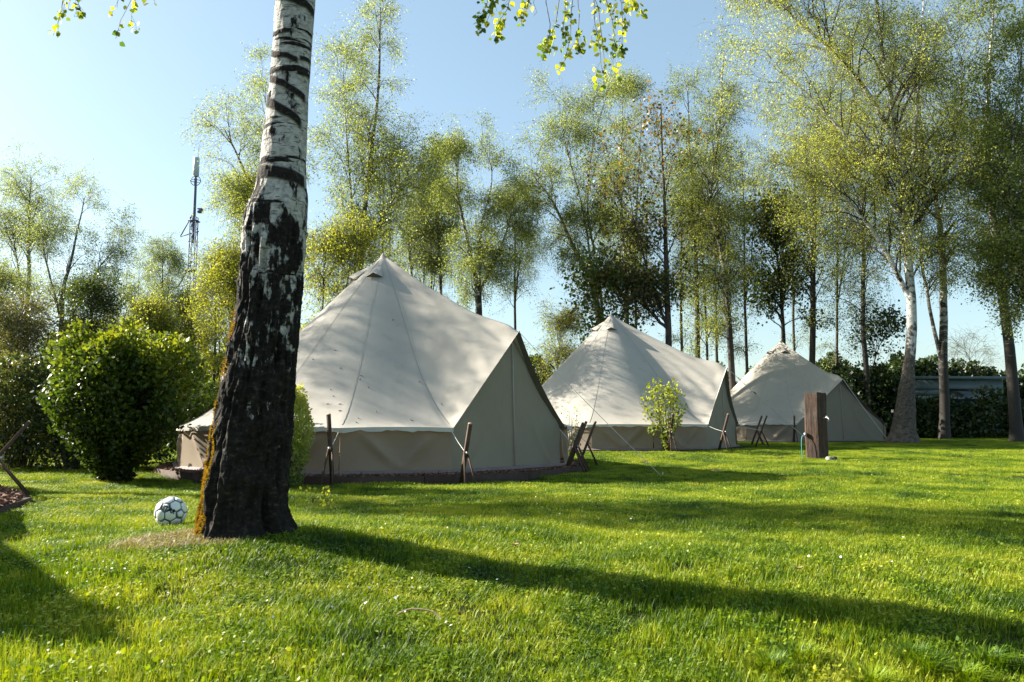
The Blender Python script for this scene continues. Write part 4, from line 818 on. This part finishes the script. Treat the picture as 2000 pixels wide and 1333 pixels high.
# ------------------------------------------------------------ mobile home behind the hedge
hy = 27.6; a = W(1836, 740, hy); c = W(1962, 740, hy); hm = empty('mobile_home', ((a[0] + c[0]) / 2 - 1, hy, .14), label='dark grey-green cabin seen through the hedge at the right', cat='cabin')
M['cabin'] = mat_plain('cabin_cladding', (.11, .15, .15), .7, .25, 1.5); M['glass'] = mat_plain('dark_window_glass', (.02, .035, .04), .08, .2, 2, spec=.8); hw = (c[0] - a[0]) / 2 + 1.0; hh = a[2] - .14
mb = MB(); mb.box((0, 1.3, hh / 2), (2 * hw, 2.4, hh - .1)); mb.build('wall', M['cabin'], hm)
for k in range(9): mb = MB(); mb.box((0, .075, .2 + k * (hh - .3) / 9), (2 * hw - .05, .03, (hh - .3) / 9 * .9)); mb.build('cladding_board', M['cabin'], hm)
mb = MB(); mb.box((0, 1.3, hh + .03), (2 * hw + .3, 2.8, .10)); mb.build('roof', M['cabin'], hm)
fr = MB(); fr.box((.9, .04, hh * .66), (1.55, .05, .68)); fr = fr.build('window', M['black'], hm); mb = MB(); mb.box((.9, .0, hh * .66), (1.45, .04, .58)); mb.build('pane', M['glass'], fr)

# ------------------------------------------------------------ mast
my = 60.; mt = W(384, 308, my); mbz = .14; mast = empty('radio_mast', (mt[0], my, mbz), label='thin lattice radio mast with a long antenna panel above the trees', cat='mast'); ht = mt[2] - mbz
M['mast'] = mat_plain('blue_grey_steel', (.09, .12, .19), .6, .1, 2); M['antenna'] = mat_plain('pale_antenna', (.45, .50, .52), .5, .05, 2)
zl = W(380, 425, my)[2] - mbz; mb = MB(); w = .22
cs = [(-w, -w), (w, -w), (w, w), (-w, w)]; n = int(zl / .9)
for (x_, y_) in cs: mb.beam((x_, y_, 0), (x_, y_, zl), .06, .06)
for k in range(n):
    z0, z1 = k * zl / n, (k + 1) * zl / n
    for i in range(4):
        p, q = cs[i], cs[(i + 1) % 4]; mb.beam((*p, z0), (*q, z1), .03, .03); mb.beam((*p, z1), (*q, z1), .03, .03)
mb.build('lattice', M['mast'], mast)
mb = MB(); mb.tubes(np.array([[0, 0, zl - 2], [0, 0, ht - .2]]), np.array([.13, .10]), 8); mb.build('pole', M['mast'], mast)
zp0, zp1 = W(0, 345, my)[2] - mbz, W(0, 308, my)[2] - mbz; mb = MB(); mb.tubes(np.array([[0, 0, zp0], [0, 0, zp0 + .05], [0, 0, zp1 - .05], [0, 0, zp1]]), np.array([.16, .23, .23, .16]), 12, cap=True); mb.build('antenna_panel', M['antenna'], mast)
a_ = np.linspace(0, 2 * np.pi, 16); mb = MB(); mb.tubes(np.stack([.38 * np.cos(a_), .38 * np.sin(a_), np.full(16, zp0 - .35)], -1), np.full(16, .03), 5); mb.tubes(np.stack([.38 * np.cos(a_), .0 * a_, zp0 - .35 + .38 * np.sin(a_)], -1), np.full(16, .03), 5); mb.build('ring_aerial', M['mast'], mast)
mb = MB(); mb.tubes(np.array([[.15, 0, zp1 - .2], [.15, 0, zp1 + 1.0]]), np.array([.025, .015]), 5); mb.build('whip_aerial', M['mast'], mast)
mb = MB(); mb.box((.45, 0, W(0, 412, my)[2] - mbz), (.35, .3, .35)); mb.build('equipment_box', M['mast'], mast)
for zz_ in (zl - .3, W(0, 530, my)[2] - mbz):
    mb = MB(); mb.beam((0, 0, zz_ + .8), (-1.0, 0, zz_ - 1.2), .07, .07); mb.beam((-1.0, 0, zz_ - 1.2), (.4, 0, zz_ - .8), .07, .07); mb.box((0, 0, zz_), (.7, .7, .08)); mb.build('side_bracket', M['mast'], mast)

# ------------------------------------------------------------ lawn grass
def blade_patch(n, size, hmin, hmax, w, seed, clover=0, lean=.45):
    g = np.random.default_rng(seed); mb = MB(); nt_ = 26; cen = g.uniform(-size / 2, size / 2, (nt_, 2)); ch = g.uniform(.7, 1.3, nt_)
    ci = g.integers(0, nt_, n); xy = np.where(g.random((n, 1)) < .45, cen[ci] + g.normal(0, .022, (n, 2)), g.uniform(-size / 2, size / 2, (n, 2)))
    hh_ = g.uniform(hmin, hmax, n) * ch[ci]; a = g.uniform(0, 2 * np.pi, n); l = g.uniform(.1, 1, n) * lean + .1
    dir_ = np.stack([np.cos(a), np.sin(a)], -1); sd2 = np.stack([-np.sin(a), np.cos(a)], -1) * (w * g.uniform(.6, 1.3, n))[:, None]
    def pt(f, bend): return np.concatenate([xy + dir_ * (hh_ * l * bend)[:, None], (hh_ * f)[:, None] - .006], 1)
    s3 = np.concatenate([sd2, np.zeros((n, 1))], 1); p0, p1, p2 = pt(0, 0), pt(.55, .3), pt(.95, 1.0)
    V = np.stack([p0 - s3, p0 + s3, p1 + s3 * .8, p1 - s3 * .8, p2], 1).reshape(-1, 3); i = np.arange(n)[:, None] * 5; ti = g.uniform(.01, 1, n)
    dry = g.random(n) < .03; ti = np.where(dry, 1.25, ti)
    mb.add(V, i + [0, 1, 2, 3], ti); mb.f.append(i + [3, 2, 4]); mb.tint.append(ti)
    if clover:
        m_ = clover; c = np.concatenate([g.normal(0, size / 4, (m_, 2)), g.uniform(.02, hmax * .7, (m_, 1))], 1); d = unit(g.normal(0, 1, (m_, 3)) * [1, 1, .4]); b_ = unit(np.cross(d, [0, 0, 1.] + g.normal(0, .3, (m_, 3)))); s = g.uniform(.008, .017, m_)[:, None, None]
        LV = c[:, None] + s * (LEAF6[None, :, 0:1] * d[:, None] + LEAF6[None, :, 1:2] * 1.2 * b_[:, None]); V0 = len(mb.v); mb.add(LV.reshape(-1, 3), np.arange(m_ * 6).reshape(m_, 6), g.uniform(.2, .9, m_))
    o = mb.build('grass_tuft', M['grass']); COL.objects.unlink(o); return o
src = bpy.data.collections.new('grass_tufts')
SZ = .32
for k in range(6):
    src.objects.link(blade_patch(1300, SZ * 1.15, .024, .054, .0017, 100 + k, clover=(300 if k in (1, 4) else 40)))
pts, scs = [], []
y_ = 1.7
while y_ < 31:
    st = SZ * (.72 if y_ < 9 else 1.0); half = y_ * .68 + .8
    xx_ = np.arange(-half, half, st); n = len(xx_); x_ = xx_ + rng.uniform(-.5, .5, n) * st; yv = y_ + rng.uniform(-.5, .5, n) * st
    pts.append(np.stack([x_, yv], -1)); y_ += st
pts = np.concatenate(pts)
keep = np.ones(len(pts), bool)
for (cx, cy, rr_) in ((T1[0], T1[1], 3.12), (T2[0], T2[1], 3.08), (T3[0], T3[1], 3.03), (-7.4, 5.35, 3.65), (TREE[0], TREE[1], .16)):
    keep &= np.hypot(pts[:, 0] - cx, pts[:, 1] - cy) > rr_ + (.10 if rr_ > 1 else 0)
keep &= ~((np.abs(pts[:, 0] - hx(880, 9)) < .2) & (np.abs(pts[:, 1] - 9.05) < .22))
pts = pts[keep]; z_ = ground(pts[:, 0], pts[:, 1])
sc_ = 1.0 + .42 * vnoise(np.stack([pts[:, 0] * .9, pts[:, 1] * .9, z_ * 0], -1), 61) + .25 * vnoise(np.stack([pts[:, 0] * 3, pts[:, 1] * 3, z_ * 0], -1), 62)
sc_ *= (.75 + .25 * ss(9, 3, pts[:, 1])) * (1 + .30 * ss(3.8, 2.2, pts[:, 1])); dt = np.hypot(pts[:, 0] - TREE[0], pts[:, 1] - TREE[1]); sc_ *= .62 + .38 * ss(.45, 1.1, dt)
sc_ = np.clip(sc_, .55, 1.9)
me = bpy.data.meshes.new('lawn_grass'); me.vertices.add(len(pts)); me.vertices.foreach_set('co', np.stack([pts[:, 0], pts[:, 1], z_], -1).ravel())
at = me.attributes.new('sc', 'FLOAT_VECTOR', 'POINT'); at.data.foreach_set('vector', np.stack([np.ones_like(sc_), np.ones_like(sc_), sc_], -1).astype(np.float32).ravel())
from mathutils import Quaternion
e_ = .06; gx = (ground(pts[:, 0] + e_, pts[:, 1]) - ground(pts[:, 0] - e_, pts[:, 1])) / (2 * e_); gy = (ground(pts[:, 0], pts[:, 1] + e_) - ground(pts[:, 0], pts[:, 1] - e_)) / (2 * e_)
up_ = Vector((0, 0, 1)); ro = np.array([(up_.rotation_difference(Vector((-a_, -b_, 1))) @ Quaternion((0, 0, 1), random.uniform(0, 6.283))).to_euler()[:] for a_, b_ in zip(gx, gy)])
at = me.attributes.new('rot', 'FLOAT_VECTOR', 'POINT'); at.data.foreach_set('vector', ro.astype(np.float32).ravel())
me.materials.append(M['grass']); lawn = bpy.data.objects.new('lawn_grass', me); COL.objects.link(lawn); tag(lawn, label='short bright green lawn grass covering the ground', cat='grass', kind='stuff')
ng = bpy.data.node_groups.new('lawn_scatter', 'GeometryNodeTree'); ng.interface.new_socket('Geometry', in_out='INPUT', socket_type='NodeSocketGeometry'); ng.interface.new_socket('Geometry', in_out='OUTPUT', socket_type='NodeSocketGeometry')
N_ = ng.nodes.new; gi, go = N_('NodeGroupInput'), N_('NodeGroupOutput'); ip = N_('GeometryNodeInstanceOnPoints'); ci_ = N_('GeometryNodeCollectionInfo'); ci_.inputs['Collection'].default_value = src; ci_.inputs['Separate Children'].default_value = True; ci_.inputs['Reset Children'].default_value = True
rv = N_('GeometryNodeInputNamedAttribute'); rv.data_type = 'FLOAT_VECTOR'; rv.inputs['Name'].default_value = 'rot'; na = N_('GeometryNodeInputNamedAttribute'); na.data_type = 'FLOAT_VECTOR'; na.inputs['Name'].default_value = 'sc'
Lk = ng.links.new; Lk(gi.outputs[0], ip.inputs['Points']); Lk(ci_.outputs[0], ip.inputs['Instance']); ip.inputs['Pick Instance'].default_value = True; Lk(rv.outputs[0], ip.inputs['Rotation']); Lk(na.outputs[0], ip.inputs['Scale']); Lk(ip.outputs[0], go.inputs[0])
md = lawn.modifiers.new('scatter', 'NODES'); md.node_group = ng

# longer tussocks at lower right, daisies, litter
def scatter_tuft(px, py, n, h, lab):
    b = on_ground(px, py); g = np.random.default_rng(int(px)); mb = MB(); a = g.uniform(0, 2 * np.pi, n); r = g.uniform(0, .07, n) ; L = h * g.uniform(.5, 1.2, n); le = g.uniform(.2, 1.0, n)
    d = np.stack([np.cos(a), np.sin(a), 0 * a], -1); sd2 = np.stack([-np.sin(a), np.cos(a), 0 * a], -1) * .0022; p0 = d * r[:, None]; p1 = p0 + d * (L * le * .3)[:, None] + np.stack([0 * a, 0 * a, L * .6], -1); p2 = p0 + d * (L * le)[:, None] + np.stack([0 * a, 0 * a, L * (1 - .35 * le)], -1)
    V = np.stack([p0 - sd2, p0 + sd2, p1 + sd2, p1 - sd2, p2], 1).reshape(-1, 3); i = np.arange(n)[:, None] * 5; ti = g.uniform(.05, .7, n); mb.add(V, i + [0, 1, 2, 3], ti); mb.f.append(i + [3, 2, 4]); mb.tint.append(ti)
    tag(mb.build('grass_tussock', M['grass'], loc=b), label=lab, cat='grass tussock', kind='stuff')
for k, (px, py) in enumerate(((1500, 1320), (1560, 1300), (1800, 1320), (1880, 1340), (1700, 1350), (1780, 1300), (1930, 1310))): scatter_tuft(px, py, 420, .085, 'coarse grass tussock in the lower right of the lawn')
mb = MB(); M['daisy'] = mat_plain('white_petals', (.75, .75, .72), .7, .05, 10); cl = []
for (px, py, n, s) in ((745, 1190, 6, 60), (930, 1140, 7, 30), (760, 1200, 6, 80), (450, 1180, 3, 60), (1050, 1020, 26, 90), (1240, 1020, 8, 80), (900, 1240, 4, 120), (600, 1280, 5, 200), (60, 1280, 5, 40), (1120, 1000, 16, 60), (1700, 1100, 10, 150), (300, 1150, 10, 120)):
    for _ in range(n):
        q = (px + random.gauss(0, s), py + random.gauss(0, s * .3))
        if q[1] < 960 or q[1] > 1330: continue
        b = on_ground(*q); r = random.uniform(.003, .006); a = np.arange(8) * np.pi / 4 + random.random(); t_ = rng.normal(0, .35, 2)
        V = np.stack([np.cos(a) * r, np.sin(a) * r, (np.cos(a) * t_[0] + np.sin(a) * t_[1]) * r], -1) + b + [0, 0, random.uniform(.035, .055)]; mb.add(V, np.arange(8)[None])
tag(mb.build('daisies', M['daisy']), label='tiny white daisies dotted through the grass', cat='daisies', kind='stuff')
M['litter'] = mat_plain('dead_leaf', (.42, .30, .14), .8, .3, 20); M['pinkish'] = mat_plain('pink_blossom', (.55, .30, .26), .7, .2, 20)
def curl_leaf(px, py, s, m_, nm, lab, cat):
    b = on_ground(px, py); u = np.linspace(-1, 1, 7)[:, None]; v = np.linspace(-1, 1, 5)[None, :]; w = (1 - u ** 2) ** .6
    V = np.stack([u * s + 0 * v, v * w * s * .5, .045 + .35 * s * v * v + .2 * s * u * u + 0 * u * v], -1); mb = MB(); mb.add(V, grid_faces(7, 5)); tag(mb.build(nm, m_, loc=b, smooth=True), label=lab, cat=cat)
curl_leaf(1560, 1130, .022, M['litter'], 'fallen_leaf', 'single orange fallen leaf on the lawn at right', 'leaf')
curl_leaf(1006, 1082, .022, M['pinkish'], 'fallen_blossom', 'small pinkish blossom lying in the middle of the lawn', 'blossom')
b = on_ground(810, 1222); mb = MB(); mb.tubes(resample([[-.07, 0, .04], [-.02, .01, .06], [.06, 0, .055], [.10, -.02, .035]], 9), np.full(9, .003), 6)
tag(mb.build('fallen_twig', M['timber_pale'], loc=b, smooth=True), label='curved dead twig lying in the foreground grass', cat='twig')
# catkins and bud scales on the near tent roof (projected down on the roof mesh)
bpy.context.view_layer.update(); roof = [c for c in t1.children if c.name.startswith('roof')][0]; mw_ = roof.matrix_world; inv = mw_.inverted(); mb = MB()
for (px, py) in [(612, 703), (655, 685), (665, 720), (706, 735), (703, 742), (720, 758), (646, 762), (652, 775), (640, 790), (664, 790), (664, 803), (700, 818), (696, 826), (804, 822), (862, 790), (767, 626), (627, 830), (735, 805), (820, 747)]:
    d = W(px, py, 9.) - np.array([0, 0, CAM_H]); o_ = inv @ Vector((0, 0, CAM_H)); dd = (inv.to_3x3() @ Vector(d)).normalized(); hit, loc, nrm, _ = roof.ray_cast(o_, dd)
    if hit:
        wl = mw_ @ loc; wn = (mw_.to_3x3() @ nrm).normalized(); wn = wn if wn.y < 0 else -wn; q = np.array(wl) + np.array(wn) * .006; u = unit(rnorm(1)[0] * [1, .2, .4]); L = random.uniform(.010, .022)
        mb.tubes(np.array([q - u * L, q, q + u * L]), np.array([.002, .005, .002]), 5)
tag(mb.build('catkins', M['edge_dark']), label='dark catkins and bud scales stuck on the roof of the largest tent', cat='catkins', kind='stuff')

# birches beyond the left edge that throw the broken shade over tent and lawn
def off_tree(x, y, h, label, nl=14000, hw=1.7, cb=.35, leaf='leaf_birch'):
    g0 = float(ground(x, y)); P = resample([[0, 0, -.05], [.1, 0, h * .4], [-.05, .1, h * .75], [.05, 0, h]], 18)[None]; Rr_ = np.linspace(.16, .02, 18)[None]
    o = empty('birch_tree', (x, y, g0), label=label, cat='tree', group='birches beyond the left edge'); mb = MB(); mb.tubes(P, Rr_, 10); mb.tint[-1][:] = .3; mb.build('trunk', M['bark_birch'], o, smooth=True)
    t = rng.uniform(cb, .97, 36); P1, R1 = grow(P, Rr_, np.zeros(36, int), t, hw * rng.uniform(.6, 1.1, 36), .9, .35, .1, 7, .1, .5); i2 = np.repeat(np.arange(36), 6); P2, R2 = grow(P1, R1, i2, rng.uniform(.2, 1, 216), rng.uniform(.4, .9, 216), .7, .1, .3, 5, .12, .5)
    P3, R3 = grow(P2, R2, rng.integers(0, 216, 1200), rng.uniform(.2, 1, 1200), rng.uniform(.25, .6, 1200), .7, 0, .5, 4, .15, .6); mb = MB(); mb.tubes(P1, R1, 6); mb.tubes(P2, R2, 4); mb.tubes(P3, np.maximum(R3, .002), 3); mb.build('branches', M['twig'], o, smooth=True)
    mb = MB(); leaves(mb, P3, nl, .05, .08); tag(mb.build('crown', M[leaf], o), kind='stuff')
off_tree(-10.2, 9.6, 8.2, 'birch beyond the left edge of the picture nearer the lawn', 16000, 1.5, .5)
off_tree(-13.0, 14.5, 8.5, 'birch beyond the left edge of the picture farther back', 9000, 1.6, .45)
